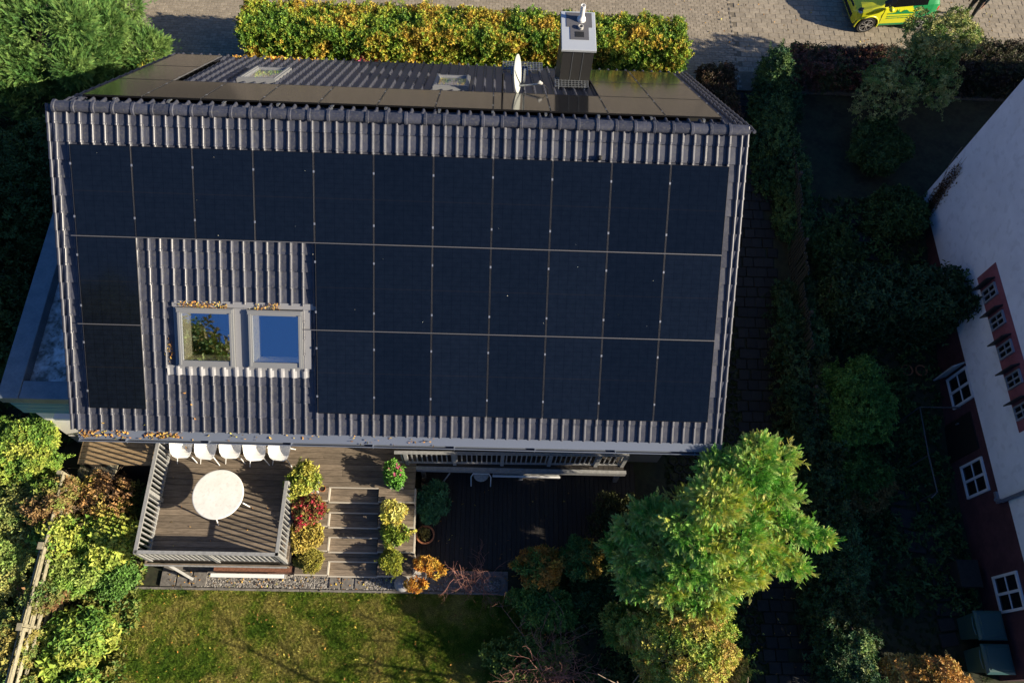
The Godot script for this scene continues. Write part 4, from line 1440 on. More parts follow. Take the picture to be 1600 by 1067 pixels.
	for e in [[-7.02, 7.43, 0.36, 0.34], [-6.64, 7.43, 0.34, 0.34], [-6.27, 7.42, 0.33, 0.34], [-3.02, 7.46, 0.26, 0.26], [-2.71, 7.46, 0.28, 0.27], [-2.40, 7.47, 0.26, 0.26], [-0.55, 7.38, 0.30, 0.24], [-0.12, 7.38, 0.28, 0.24], [0.25, 7.37, 0.28, 0.24]]:
		part("paving_slab", MB.new().slab(Vector3(e[0], 0.0, e[1]), Vector3(e[2], 0.06, e[3]), 0.008), M.slab, path)
	var kerb := Node3D.new()
	kerb.name = "lawn_edging"
	add_child(kerb, true)
	kerb.set_meta("kind", "structure")
	for k in 9:
		part("edging_stone", MB.new().slab(Vector3(-7.35 + 1.0 * k, -0.03, 7.655), Vector3(0.99, 0.12, 0.06), 0.008), M.slab, kerb)


func planter(label: String, at: Vector3, side: float, height: float, rim: bool, c: Vector3, size: Vector3, kind: String, count: int, palette: Array, seed_: int) -> void:
	var o := thing("planter", label, "planter", at, 0.0, "planters on the garden steps")
	var b := MB.new()
	var h := side / 2
	var t := 0.028
	b.span(Vector3(-h, 0, -h), Vector3(-h + t, height, h)).span(Vector3(h - t, 0, -h), Vector3(h, height, h))
	b.span(Vector3(-h + t, 0, -h), Vector3(h - t, height, -h + t)).span(Vector3(-h + t, 0, h - t), Vector3(h - t, height, h))
	part("pot", b, M.planter_grey if rim else M.fence_wood_0, o)
	part("soil", MB.new().span(Vector3(-h + t, 0.01, -h + t), Vector3(h - t, height - 0.04, h - t)), M.soil, o)
	var lobes := tufts(mound(c, size, 6, seed_), 10, size.x * 0.26, seed_ + 500)
	crown(o, "foliage", kind, lobes, count, palette, seed_, 0.95, 0.25, "leaf", 0.35, -1, size.x * 0.6)
	limbs(o, "stems", Vector3(0, height - 0.05, 0), lobes.slice(1, 5), 0.012, M.bark, seed_)


func pot(called: String, label: String, at: Vector3, r: float, h: float) -> Node3D:
	var o := thing(called, label, "flower pot", at)
	part("pot", MB.new().lathe([Vector2(0, 0), Vector2(r * 0.7, 0), Vector2(r * 0.93, h * 0.82), Vector2(r * 1.08, h * 0.83), Vector2(r * 1.1, h), Vector2(r * 0.92, h), Vector2(r * 0.88, h * 0.8), Vector2(0, h * 0.8)], 28), M.terracotta, o)
	part("soil", MB.new().lathe([Vector2(r * 0.88, h * 0.82), Vector2(0, h * 0.86)], 16), M.soil, o)
	return o


func make_chair() -> Node3D:
	var o := Node3D.new()
	var prof := [Vector2(0.235, 0.425), Vector2(0.20, 0.452), Vector2(0.12, 0.452), Vector2(0.02, 0.437), Vector2(-0.08, 0.436), Vector2(-0.155, 0.462), Vector2(-0.20, 0.53), Vector2(-0.225, 0.63), Vector2(-0.245, 0.74), Vector2(-0.262, 0.83)]
	var wid := [0.13, 0.20, 0.245, 0.262, 0.270, 0.272, 0.268, 0.252, 0.215, 0.14]
	var curl := [0.0, 0.02, 0.075, 0.13, 0.165, 0.15, 0.10, 0.06, 0.03, 0.01]
	var b := MB.new()
	for side in 2:
		var rings := []
		for i in prof.size():
			var ring := []
			for k in 13:
				var u := (k - 6) / 6.0
				var e := pow(absf(u), 2.6)
				var p := Vector3(u * wid[i], prof[i].y + e * curl[i], prof[i].x + e * (0.05 if i > 5 else 0.0))
				if side: p.y -= 0.008
				ring.append(p)
			rings.append(ring)
		for i in rings.size() - 1:
			for k in 12:
				if side == 0:
					b.quad(rings[i][k], rings[i][k + 1], rings[i + 1][k + 1], rings[i + 1][k])
				else:
					b.quad(rings[i][k + 1], rings[i][k], rings[i + 1][k], rings[i + 1][k + 1])
	part("shell", b, M.white_paint, o)
	for sx in [-1, 1]:
		for sz in [-1, 1]:
			part("leg", MB.new().tube([Vector3(sx * 0.12, 0.43, sz * 0.10), Vector3(sx * 0.235, 0, sz * 0.22 + 0.02)], [0.016, 0.011], 8), M.white_paint, o)
	part("cross_brace", MB.new().bar(Vector3(-0.14, 0.40, -0.1), Vector3(0.14, 0.40, 0.1), 0.014, 0.014).bar(Vector3(0.14, 0.401, -0.1), Vector3(-0.14, 0.401, 0.1), 0.014, 0.014), M.galvanised, o)
	return o


# ---------------------------------------------------------------- planting
func hedge(called: String, label: String, a: Vector3, b: Vector3, kind: String, count: int, palette: Array, seed_: int, leaf_size := 1.0, wob := 0.22, thick := 0.22) -> Node3D:
	var base := Vector3((a.x + b.x) / 2, a.y, (a.z + b.z) / 2)
	var o := thing(called, label, "hedge", base)
	var r := RandomNumberGenerator.new()
	r.seed = seed_
	noise.seed = seed_
	noise.frequency = 1.0
	var s := b - a
	var at := [s.x * s.z, s.x * s.y, s.x * s.y, s.z * s.y, s.z * s.y]
	var total := 0.0
	for e in at: total += e
	var xfs := []
	var cols := []
	for i in count:
		var q := r.randf() * total
		var k := 0
		while q > at[k] and k < 4:
			q -= at[k]; k += 1
		var p := Vector3(r.randf(), r.randf(), r.randf())
		var n: Vector3 = [Vector3.UP, Vector3(0, 0, 1), Vector3(0, 0, -1), Vector3(1, 0, 0), Vector3(-1, 0, 0)][k]
		if k == 0: p.y = 1.0
		elif k == 1: p.z = 1.0
		elif k == 2: p.z = 0.0
		elif k == 3: p.x = 1.0
		else: p.x = 0.0
		p = a + p * s
		p += n * (noise.get_noise_3dv(p * 1.3) * wob + noise.get_noise_3dv(p * 3.6 + Vector3(5, 0, 0)) * wob * 0.8 - absf(r.randfn()) * thick)
		if noise.get_noise_3dv(p * 3.4 + Vector3(40, 0, 7)) < -0.38 and r.randf() < 0.7:
			continue
		var y := (n + Vector3(r.randfn(), r.randfn(), r.randfn()) * 0.5 + Vector3.UP * 0.4).normalized()
		var x := y.cross(Vector3(r.randfn(), r.randfn(), r.randfn())).normalized()
		var z := leaf_size * r.randf_range(0.7, 1.3)
		xfs.append(Transform3D(Basis(x * z, y * z, x.cross(y) * z), p - base))
		var t := 0.5 + noise.get_noise_3dv(p * 0.8 + Vector3(3, 50, 8)) * 0.95 + noise.get_noise_3dv(p * 2.3) * 0.35 + r.randfn() * 0.19
		cols.append(lit(pick(palette, t) * r.randf_range(0.6, 1.3)))
	scatter("foliage", SP[kind], M.leaf, xfs, cols, o)
	var st := MB.new()
	var n := int(maxf(s.x, s.z) / 0.45)
	for i in n + 1:
		var t := float(i) / n
		var p := Vector3(lerpf(a.x, b.x, t if s.x > s.z else 0.5), a.y, lerpf(a.z, b.z, t if s.z >= s.x else 0.5)) - base
		st.tube([p, p + Vector3(r.randfn() * 0.05, s.y * 0.5, r.randfn() * 0.05), p + Vector3(r.randfn() * 0.12, s.y * 0.92, r.randfn() * 0.1)], [0.03, 0.022, 0.008], 5)
	part("stems", st, M.bark, o)
	return o


func ground_cover(called: String, label: String, x0: float, x1: float, z0: float, z1: float, count: int, palette: Array, seed_: int) -> void:
	var r := RandomNumberGenerator.new()
	r.seed = seed_
	noise.seed = seed_
	noise.frequency = 1.0
	var xfs := []
	var cols := []
	for i in count:
		var p := Vector3(r.randf_range(x0, x1), 0, r.randf_range(z0, z1))
		var n := noise.get_noise_3dv(p * 0.9)
		if n < -0.12 and r.randf() < 0.85:
			continue
		p.y = land(p.x, p.z) - 0.02 + r.randf() * maxf(0.05, 0.35 * (n + 0.3))
		var y := (Vector3.UP + Vector3(r.randfn(), r.randfn(), r.randfn()) * 0.6).normalized()
		var x := y.cross(Vector3(r.randfn(), r.randfn(), r.randfn())).normalized()
		var s := r.randf_range(0.5, 1.1)
		xfs.append(Transform3D(Basis(x * s, y * s, x.cross(y) * s), p))
		cols.append(lit(pick(palette, r.randf()) * r.randf_range(0.6, 1.3)))
	tag(scatter(called, SP.large, M.leaf, xfs, cols), label, "undergrowth")


func build_planting() -> void:
	var DARK := [Color(0.018, 0.036, 0.012), Color(0.028, 0.056, 0.016), Color(0.042, 0.072, 0.022)]  # for plants out of the sun: shade is put into these leaf colours
	var YEW := [Color(0.024, 0.065, 0.016), Color(0.042, 0.10, 0.024), Color(0.065, 0.13, 0.032), Color(0.10, 0.16, 0.042)]
	var LIME := [Color(0.05, 0.11, 0.02), Color(0.09, 0.16, 0.028), Color(0.15, 0.21, 0.035), Color(0.23, 0.25, 0.05)]
	hedge("autumn_hedge", "long clipped hedge turning yellow and orange along the street", Vector3(-6.75, 1.5, -8.35), Vector3(6.1, 3.25, -7.15), "hedge", 50000, [Color(0.05, 0.11, 0.016), Color(0.085, 0.155, 0.022), Color(0.125, 0.195, 0.026), Color(0.18, 0.225, 0.03), Color(0.25, 0.25, 0.035), Color(0.31, 0.21, 0.035)], 301, 0.72)
	tree("yew_tree", "large dense dark green conifer with sunlit crown at the left of the street hedge", "tree", Vector3(-12.45, 1.5, -6.3), tufts([
		[Vector3(-0.5, 1.9, -1.0), Vector3(2.3, 2.3, 2.0)], [Vector3(1.1, 1.9, 0.4), Vector3(1.5, 1.8, 1.3)], [Vector3(-1.8, 2.2, 1.2), Vector3(1.7, 1.9, 1.5)],
		[Vector3(0.6, 2.6, -0.9), Vector3(1.1, 1.2, 1.0)], [Vector3(-0.4, 2.7, 0.9), Vector3(1.1, 1.0, 0.9)], [Vector3(1.9, 1.0, -0.9), Vector3(1.0, 1.3, 1.0)], [Vector3(-3.0, 2.0, -0.6), Vector3(1.5, 1.8, 1.4)], [Vector3(0.7, 1.4, 1.5), Vector3(1.1, 1.0, 0.7)], [Vector3(-1.5, 2.8, -1.8), Vector3(1.2, 1.2, 1.2)]], 46, 0.5, 77),
		"needle", 44000, YEW, 302, 0.76, 0.24, "needle", 0.2)
	shrub("shrub", "small yellowing shrub at the right foot of the conifer", "shrub", Vector3(-9.35, 1.4, -5.9), Vector3(0.6, 0.8, 0.8), "broad", 800, [Color(0.10, 0.17, 0.02), Color(0.26, 0.24, 0.03), Color(0.36, 0.26, 0.04)], 303)
	shrub("shrub", "pink flowering bush showing over the street gutter at the left end of the hedge", "shrub", Vector3(-3.2, 1.5, -6.9), Vector3(0.6, 0.5, 0.4), "broad", 380, [Color(0.08, 0.15, 0.03), Color(0.12, 0.18, 0.03), Color(0.55, 0.06, 0.14)], 304)
	# the shaded strip left of the house
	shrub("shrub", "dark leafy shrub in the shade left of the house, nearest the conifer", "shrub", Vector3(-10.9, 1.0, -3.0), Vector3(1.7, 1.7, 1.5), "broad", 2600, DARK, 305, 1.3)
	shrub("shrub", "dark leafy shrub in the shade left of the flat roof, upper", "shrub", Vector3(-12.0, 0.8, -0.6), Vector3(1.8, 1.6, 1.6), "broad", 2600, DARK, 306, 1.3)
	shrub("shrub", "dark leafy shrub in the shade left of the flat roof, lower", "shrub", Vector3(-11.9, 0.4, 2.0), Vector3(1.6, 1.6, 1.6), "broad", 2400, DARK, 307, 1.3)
	# lower left garden border
	shrub("shrub", "bright green shrub at the left edge below the flat roof corner", "shrub", Vector3(-10.6, 0.1, 4.75), Vector3(1.1, 1.1, 0.9), "broad", 2300, LIME, 311, 1.0)
	shrub("shrub", "sparse brown and yellow shrub between the fence and the deck", "shrub", Vector3(-8.7, 0.0, 5.75), Vector3(0.85, 0.85, 0.75), "broad", 360, [Color(0.14, 0.17, 0.03), Color(0.24, 0.21, 0.05), Color(0.26, 0.15, 0.06), Color(0.14, 0.08, 0.04)], 312, 1.0, "", 8, 0.4)
	twig_bush("bare_bush", "brown twiggy bush rising beside the boardwalk at the left", Vector3(-9.0, 0.0, 5.75), 42, 2.1, Vector3(0.05, 0, -0.05), 0.8, M.twig_pale, 313, 0.013)
	shrub("shrub", "lime green round leaved shrub left of the deck corner", "shrub", Vector3(-8.45, 0.0, 6.75), Vector3(0.85, 0.85, 0.75), "large", 620, LIME, 314, 0.95)
	shrub("shrub", "green shrub spilling over the fence left of the lawn", "shrub", Vector3(-9.05, 0.0, 7.45), Vector3(0.75, 0.8, 0.55), "broad", 1300, [Color(0.06, 0.13, 0.02), Color(0.10, 0.18, 0.03), Color(0.16, 0.21, 0.05)], 315)
	shrub("shrub", "low dark green shrub at the corner of gravel and lawn", "shrub", Vector3(-8.05, 0.0, 7.5), Vector3(0.5, 0.45, 0.4), "broad", 700, [Color(0.04, 0.10, 0.02), Color(0.07, 0.14, 0.03)], 316)
	shrub("shrub", "bright green large leaved shrub at the left edge of the lawn", "shrub", Vector3(-8.5, 0.0, 9.0), Vector3(0.7, 0.75, 0.75), "large", 620, LIME, 317, 1.0)
	shrub("shrub", "yellow green shrub at the bottom left corner of the lawn", "shrub", Vector3(-8.35, 0.0, 10.1), Vector3(0.7, 0.7, 0.6), "large", 700, LIME, 318, 0.85)
	shrub("shrub", "pale green bush behind the plank fence at the left edge", "shrub", Vector3(-10.4, 0.0, 7.3), Vector3(0.8, 0.9, 0.9), "broad", 1500, [Color(0.10, 0.17, 0.04), Color(0.17, 0.22, 0.06), Color(0.24, 0.24, 0.08)], 319)
	shrub("shrub", "ivy green bush at the fence in the bottom left corner", "shrub", Vector3(-9.5, 0.0, 9.9), Vector3(0.6, 0.8, 0.5), "broad", 900, [Color(0.04, 0.09, 0.03), Color(0.08, 0.14, 0.04), Color(0.2, 0.2, 0.05)], 320)
	shrub("shrub", "pale green shrub beyond the plank fence, below the left edge shrub", "shrub", Vector3(-10.5, 0.0, 5.9), Vector3(0.9, 0.9, 0.8), "broad", 1500, [Color(0.07, 0.13, 0.03), Color(0.12, 0.17, 0.05), Color(0.18, 0.19, 0.06)], 321)
	shrub("shrub", "green shrub beyond the plank fence, near the bottom left corner", "shrub", Vector3(-10.5, 0.0, 8.9), Vector3(0.9, 0.9, 0.9), "broad", 1500, [Color(0.07, 0.13, 0.03), Color(0.12, 0.17, 0.05), Color(0.18, 0.19, 0.06)], 322)
	shrub("shrub", "brown and green climber draped over the plank fence beside the boardwalk", "shrub", Vector3(-9.55, 0.0, 5.9), Vector3(0.6, 1.1, 0.75), "broad", 900, [Color(0.07, 0.12, 0.02), Color(0.14, 0.17, 0.04), Color(0.16, 0.10, 0.045)], 323, 1.0, "", 8, 0.35)
	shrub("shrub", "lime green growth hanging over the middle of the plank fence", "shrub", Vector3(-9.25, 0.0, 6.75), Vector3(0.6, 1.0, 0.5), "large", 500, LIME, 324, 0.8)
	shrub("climber", "thin leafy climber trailing over the lower plank fence, upper", "climber", Vector3(-9.32, 0.1, 8.0), Vector3(0.45, 0.95, 0.5), "broad", 260, [Color(0.06, 0.11, 0.03), Color(0.12, 0.15, 0.04), Color(0.14, 0.08, 0.04)], 325, 1.0, "", 8, 0.45)
	shrub("climber", "thin leafy climber trailing over the lower plank fence, near the bottom edge", "climber", Vector3(-9.5, 0.1, 9.1), Vector3(0.45, 0.95, 0.5), "broad", 260, [Color(0.06, 0.11, 0.03), Color(0.12, 0.15, 0.04), Color(0.2, 0.17, 0.05)], 326, 1.0, "", 8, 0.45)
	# middle foreground
	shrub("shrub", "dark green bush by the steps in the sunken yard", "shrub", Vector3(-0.72, 0.0, 5.55), Vector3(0.42, 0.62, 0.6), "rosette", 330, [Color(0.025, 0.075, 0.03), Color(0.04, 0.11, 0.05)], 330)
	var sm := thing("autumn_plant", "orange leaved potted plant at the end of the steps", "plant", Vector3(-0.95, 0.0, 7.3))
	part("pot", MB.new().lathe([Vector2(0, 0), Vector2(0.13, 0), Vector2(0.17, 0.26), Vector2(0.155, 0.26), Vector2(0.14, 0.2), Vector2(0, 0.2)], 20), M.planter_grey, sm)
	var ol := [[Vector3(0.18, 0.74, -0.2), Vector3(0.34, 0.16, 0.15)], [Vector3(-0.04, 0.66, 0.27), Vector3(0.26, 0.18, 0.17)], [Vector3(0.38, 0.62, -0.08), Vector3(0.2, 0.14, 0.16)]]
	crown(sm, "foliage", "rosette", ol, 130, [Color(0.16, 0.11, 0.03), Color(0.34, 0.17, 0.025), Color(0.42, 0.24, 0.04), Color(0.30, 0.11, 0.02)], 331, 0.85, 0.35)
	limbs(sm, "stems", Vector3(0, 0.2, 0), ol, 0.014, M.twig_pale, 331)
	twig_bush("bare_bush", "bare brown twiggy bush between the yard and the lawn", Vector3(0.35, 0.0, 7.45), 18, 1.4, Vector3(0.05, 0, -0.1), 0.5, M.twig_red, 332, 0.011)
	shrub("shrub", "green shrub tinged orange in the middle below the yard, left of a pair", "shrub", Vector3(1.85, 0.0, 7.15), Vector3(0.62, 0.75, 0.55), "rosette", 420, [Color(0.04, 0.09, 0.02), Color(0.07, 0.12, 0.025), Color(0.25, 0.13, 0.03), Color(0.40, 0.18, 0.03)], 333)
	shrub("shrub", "green shrub in the middle below the yard, right of a pair", "shrub", Vector3(2.95, 0.0, 6.95), Vector3(0.62, 0.72, 0.55), "rosette", 420, [Color(0.035, 0.09, 0.02), Color(0.06, 0.12, 0.03), Color(0.20, 0.14, 0.03)], 334)
	shrub("shrub", "low dark green shrub right of the lawn", "shrub", Vector3(2.1, 0.0, 8.05), Vector3(0.8, 0.55, 0.55), "broad", 1200, [Color(0.03, 0.08, 0.02), Color(0.05, 0.11, 0.025), Color(0.09, 0.15, 0.03)], 335)
	twig_bush("bare_bush", "red twigged bare bush at the bottom centre edge", Vector3(2.2, 0.0, 9.6), 46, 2.1, Vector3(0.0, 0, -0.16), 0.55, M.twig_red, 336, 0.015)
	shrub("shrub", "sparse green undergrowth below the red twigged bush", "shrub", Vector3(1.6, 0.0, 9.2), Vector3(1.1, 0.42, 0.6), "broad", 600, [Color(0.05, 0.09, 0.02), Color(0.09, 0.13, 0.03)], 337)
	var W := [Color(0.055, 0.16, 0.028), Color(0.12, 0.28, 0.050), Color(0.185, 0.36, 0.080), Color(0.25, 0.41, 0.11), Color(0.36, 0.43, 0.08)]
	var wl := [
		[Vector3(-0.1, 3.0, 0.0), Vector3(0.85, 0.9, 0.8), 0.3], [Vector3(0.7, 3.4, -0.9), Vector3(0.55, 0.6, 0.5), 0.5], [Vector3(-0.85, 2.6, 0.3), Vector3(0.6, 0.6, 0.6), 0.5], [Vector3(0.2, 2.5, 0.95), Vector3(0.8, 0.55, 0.5), 0.5], [Vector3(-0.7, 2.1, 0.95), Vector3(0.55, 0.5, 0.45), 0.5]]
	# flat feathery boughs in layers
	for q in [[0.0, 4.35, -0.2, 0.55, 0.45], [0.75, 4.3, -0.85, 0.5, 0.45], [1.25, 3.9, -0.75, 0.5, 0.3], [0.2, 4.1, -0.95, 0.45, 0.35], [-0.55, 3.9, 0.25, 0.5, 0.42], [0.5, 3.85, 0.4, 0.55, 0.45], [0.85, 3.6, -0.2, 0.5, 0.4], [-1.15, 3.35, -0.05, 0.42, 0.3], [-1.5, 3.0, 0.15, 0.38, 0.24], [-1.05, 3.05, 0.6, 0.4, 0.28], [-1.45, 2.6, 0.75, 0.42, 0.28], [-0.4, 3.3, 0.95, 0.5, 0.36], [0.35, 3.2, 1.15, 0.5, 0.36], [-0.75, 2.7, 1.3, 0.45, 0.3], [0.05, 2.6, 1.55, 0.5, 0.3], [-1.3, 2.2, 1.25, 0.42, 0.28],
		[1.45, 3.45, 0.0, 0.42, 0.22], [1.85, 3.35, 0.15, 0.36, 0.19], [2.2, 3.25, 0.26, 0.30, 0.15], [2.5, 3.18, 0.34, 0.22, 0.10], [1.2, 3.15, 0.55, 0.42, 0.22], [1.55, 3.0, 0.72, 0.36, 0.18], [1.9, 2.9, 0.88, 0.28, 0.13], [1.5, 4.1, -1.15, 0.3, 0.2], [1.0, 4.3, -1.3, 0.28, 0.24], [0.9, 3.0, 1.0, 0.4, 0.3], [-0.1, 3.8, 0.75, 0.45, 0.3], [-1.7, 2.3, 0.4, 0.3, 0.25], [1.55, 3.65, -0.45, 0.32, 0.16]]:
		wl.append([Vector3(q[0], q[1], q[2]), Vector3(q[3], 0.15 + 0.1 * q[4], q[4]), 1.7])
	tree("willow_leaved_tree", "bright green feathery tree with narrow leaves at the right corner of the eaves", "tree", Vector3(5.32, 0.0, 6.5), wl,
		"willow", 10500, W, 340, 0.62, 0.22, "leaf", 0.11, 0.12, 420, 0.27)
	tree("autumn_tree", "small tree with olive and golden leaves in front of the feathery tree", "tree", Vector3(4.95, 0.0, 8.9), tufts([
		[Vector3(0.0, 1.9, 0.1), Vector3(0.95, 1.0, 0.95)], [Vector3(0.55, 2.0, -0.3), Vector3(0.55, 0.65, 0.5)], [Vector3(-0.6, 1.7, -0.1), Vector3(0.55, 0.6, 0.5)], [Vector3(0.2, 2.3, 0.5), Vector3(0.65, 0.6, 0.55)], [Vector3(0.7, 1.5, 0.7), Vector3(0.5, 0.6, 0.5)], [Vector3(-0.3, 1.5, 1.0), Vector3(0.6, 0.6, 0.6)]], 26, 0.24, 80),
		"broad", 5200, [Color(0.08, 0.15, 0.025), Color(0.14, 0.21, 0.035), Color(0.22, 0.27, 0.05), Color(0.33, 0.31, 0.07), Color(0.28, 0.20, 0.06)], 341, 0.78, 0.25, "leaf", 0.09)
	shrub("shrub", "dim green shrub left of the golden tree", "shrub", Vector3(3.85, 0.0, 8.4), Vector3(0.5, 0.9, 0.6), "broad", 700, [Color(0.06, 0.12, 0.02), Color(0.12, 0.17, 0.03), Color(0.25, 0.24, 0.05)], 342)
	shrub("shrub", "dark leafy shrub between the pair of bushes and the feathery tree", "shrub", Vector3(3.75, 0.0, 7.3), Vector3(0.6, 0.55, 0.55), "broad", 700, DARK, 344)
	shrub("shrub", "low dark shrub on the bare ground left of the golden tree", "shrub", Vector3(3.15, 0.0, 7.75), Vector3(0.55, 0.4, 0.45), "broad", 600, DARK, 345)
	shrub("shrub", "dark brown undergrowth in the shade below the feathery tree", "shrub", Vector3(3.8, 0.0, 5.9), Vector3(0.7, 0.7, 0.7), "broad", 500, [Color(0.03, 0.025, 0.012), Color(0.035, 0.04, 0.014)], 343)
	# right of the side path
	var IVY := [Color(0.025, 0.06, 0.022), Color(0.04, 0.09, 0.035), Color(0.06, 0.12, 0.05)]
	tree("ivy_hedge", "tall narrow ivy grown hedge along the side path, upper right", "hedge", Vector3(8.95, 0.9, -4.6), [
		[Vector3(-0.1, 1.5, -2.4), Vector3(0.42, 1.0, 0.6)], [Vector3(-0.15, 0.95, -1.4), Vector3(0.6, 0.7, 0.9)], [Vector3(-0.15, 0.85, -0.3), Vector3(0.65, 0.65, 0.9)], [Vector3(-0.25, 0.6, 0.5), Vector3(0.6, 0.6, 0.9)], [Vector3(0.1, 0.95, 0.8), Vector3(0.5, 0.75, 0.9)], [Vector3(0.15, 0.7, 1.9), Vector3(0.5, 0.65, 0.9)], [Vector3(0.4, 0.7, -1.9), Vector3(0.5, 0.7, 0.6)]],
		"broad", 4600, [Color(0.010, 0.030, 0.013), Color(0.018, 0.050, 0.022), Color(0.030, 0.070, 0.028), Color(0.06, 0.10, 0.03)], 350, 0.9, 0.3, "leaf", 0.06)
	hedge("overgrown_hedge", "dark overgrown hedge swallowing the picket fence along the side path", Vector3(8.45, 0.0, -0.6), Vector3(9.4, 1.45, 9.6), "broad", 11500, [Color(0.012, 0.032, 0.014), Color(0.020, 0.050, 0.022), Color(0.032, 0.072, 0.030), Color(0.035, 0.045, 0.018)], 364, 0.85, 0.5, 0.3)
	hedge("hedge", "low dark brown hedge block by the upper right corner of the house", Vector3(6.75, 1.45, -7.5), Vector3(7.75, 2.25, -5.3), "tiny", 3200, [Color(0.03, 0.024, 0.018), Color(0.04, 0.04, 0.02), Color(0.05, 0.03, 0.02)], 365, 1.4, 0.15)
	hedge("hedge", "clipped dark hedge with reddish top along the street, right of the side path", Vector3(9.5, 1.35, -8.15), Vector3(13.0, 2.55, -7.3), "tiny", 7500, [Color(0.045, 0.04, 0.028), Color(0.09, 0.055, 0.042), Color(0.16, 0.06, 0.05), Color(0.06, 0.07, 0.03)], 351, 1.5, 0.2)
	hedge("hedge", "clipped dark brown hedge along the street at the far right", Vector3(13.4, 1.35, -8.5), Vector3(18.5, 2.7, -7.3), "tiny", 9000, [Color(0.035, 0.028, 0.022), Color(0.05, 0.036, 0.03), Color(0.045, 0.05, 0.025)], 352, 1.5, 0.08)
	tree("pale_leaved_tree", "loose pale green tree rising above the dark hedge towards the parked car", "tree", Vector3(12.3, 1.2, -6.2), tufts([
		[Vector3(0.2, 2.2, -0.3), Vector3(0.85, 0.9, 0.7)], [Vector3(0.9, 2.7, -0.9), Vector3(0.7, 0.7, 0.6)], [Vector3(-0.5, 1.6, 0.3), Vector3(0.8, 0.9, 0.6)], [Vector3(0.9, 1.9, -0.2), Vector3(0.7, 0.7, 0.6)], [Vector3(1.4, 2.7, -1.2), Vector3(0.45, 0.5, 0.4)], [Vector3(0.2, 2.9, -1.1), Vector3(0.5, 0.5, 0.45)]], 22, 0.26, 79),
		"broad", 2700, [Color(0.06, 0.11, 0.028), Color(0.10, 0.15, 0.04), Color(0.17, 0.20, 0.07), Color(0.26, 0.25, 0.10)], 353, 0.8, 0.35, "leaf", 0.06)
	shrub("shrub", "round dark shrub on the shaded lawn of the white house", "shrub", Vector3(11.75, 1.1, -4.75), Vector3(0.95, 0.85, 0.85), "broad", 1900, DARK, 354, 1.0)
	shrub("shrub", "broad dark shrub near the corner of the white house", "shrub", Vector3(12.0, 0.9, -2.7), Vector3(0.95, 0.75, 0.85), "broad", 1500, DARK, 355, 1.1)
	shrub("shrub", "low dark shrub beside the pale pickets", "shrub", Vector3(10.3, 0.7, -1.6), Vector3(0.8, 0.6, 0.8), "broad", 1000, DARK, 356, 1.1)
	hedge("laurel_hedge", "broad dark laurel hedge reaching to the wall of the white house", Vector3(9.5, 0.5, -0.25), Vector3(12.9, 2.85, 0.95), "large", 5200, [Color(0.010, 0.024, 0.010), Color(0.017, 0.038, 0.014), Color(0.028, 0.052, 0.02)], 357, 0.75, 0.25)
	shrub("shrub", "mid green bush on the neighbour's side of the fence", "shrub", Vector3(10.0, 0.2, 3.0), Vector3(1.05, 1.15, 1.25), "broad", 3000, [Color(0.03, 0.08, 0.014), Color(0.05, 0.11, 0.02), Color(0.07, 0.14, 0.03)], 358, 0.95)
	shrub("shrub", "dark green shrub growing into the lower side of the mid green bush", "shrub", Vector3(9.8, 0.0, 4.6), Vector3(0.9, 0.85, 0.9), "broad", 1500, [Color(0.02, 0.055, 0.012), Color(0.035, 0.08, 0.018)], 366, 0.95)
	shrub("shrub", "brownish low shrub below the mid green bush", "shrub", Vector3(10.3, 0.0, 5.05), Vector3(0.6, 0.6, 0.6), "broad", 600, [Color(0.04, 0.06, 0.02), Color(0.12, 0.08, 0.03)], 359)
	shrub("ivy", "ivy mound hanging over the fence along the side path, middle", "ivy", Vector3(9.3, 0.1, 6.6), Vector3(0.45, 0.8, 1.2), "broad", 1300, IVY, 360, 0.9)
	shrub("ivy", "dark ivy mound over the fence beside the laurel hedge", "ivy", Vector3(9.25, 0.4, 0.7), Vector3(0.4, 0.75, 1.1), "broad", 900, IVY, 361, 0.9)
	shrub("ivy", "pale ivy on the fence end at the bottom right", "ivy", Vector3(9.1, 0.0, 9.2), Vector3(0.35, 0.9, 0.75), "broad", 700, [Color(0.10, 0.17, 0.06), Color(0.18, 0.24, 0.09), Color(0.24, 0.27, 0.12)], 362, 0.9)
	shrub("shrub", "copper leaved shrub at the bottom right edge", "shrub", Vector3(10.85, 0.0, 9.5), Vector3(1.1, 0.75, 0.65), "broad", 1500, [Color(0.12, 0.10, 0.03), Color(0.30, 0.17, 0.05), Color(0.40, 0.22, 0.08)], 363, 0.9)
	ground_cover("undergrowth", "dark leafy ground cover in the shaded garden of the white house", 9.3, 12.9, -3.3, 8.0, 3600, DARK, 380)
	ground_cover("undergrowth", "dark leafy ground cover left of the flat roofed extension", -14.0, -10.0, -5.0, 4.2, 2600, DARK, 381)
	ground_cover("undergrowth", "dim green ground cover around the trees at the bottom right of the lawn", 2.4, 7.0, 7.0, 10.4, 2200, DARK, 382)
	ground_cover("undergrowth", "green weeds and ivy in the left border beside the lawn", -11.5, -7.6, 5.2, 10.4, 3600, [Color(0.04, 0.09, 0.02), Color(0.07, 0.13, 0.03), Color(0.12, 0.12, 0.03)], 383)
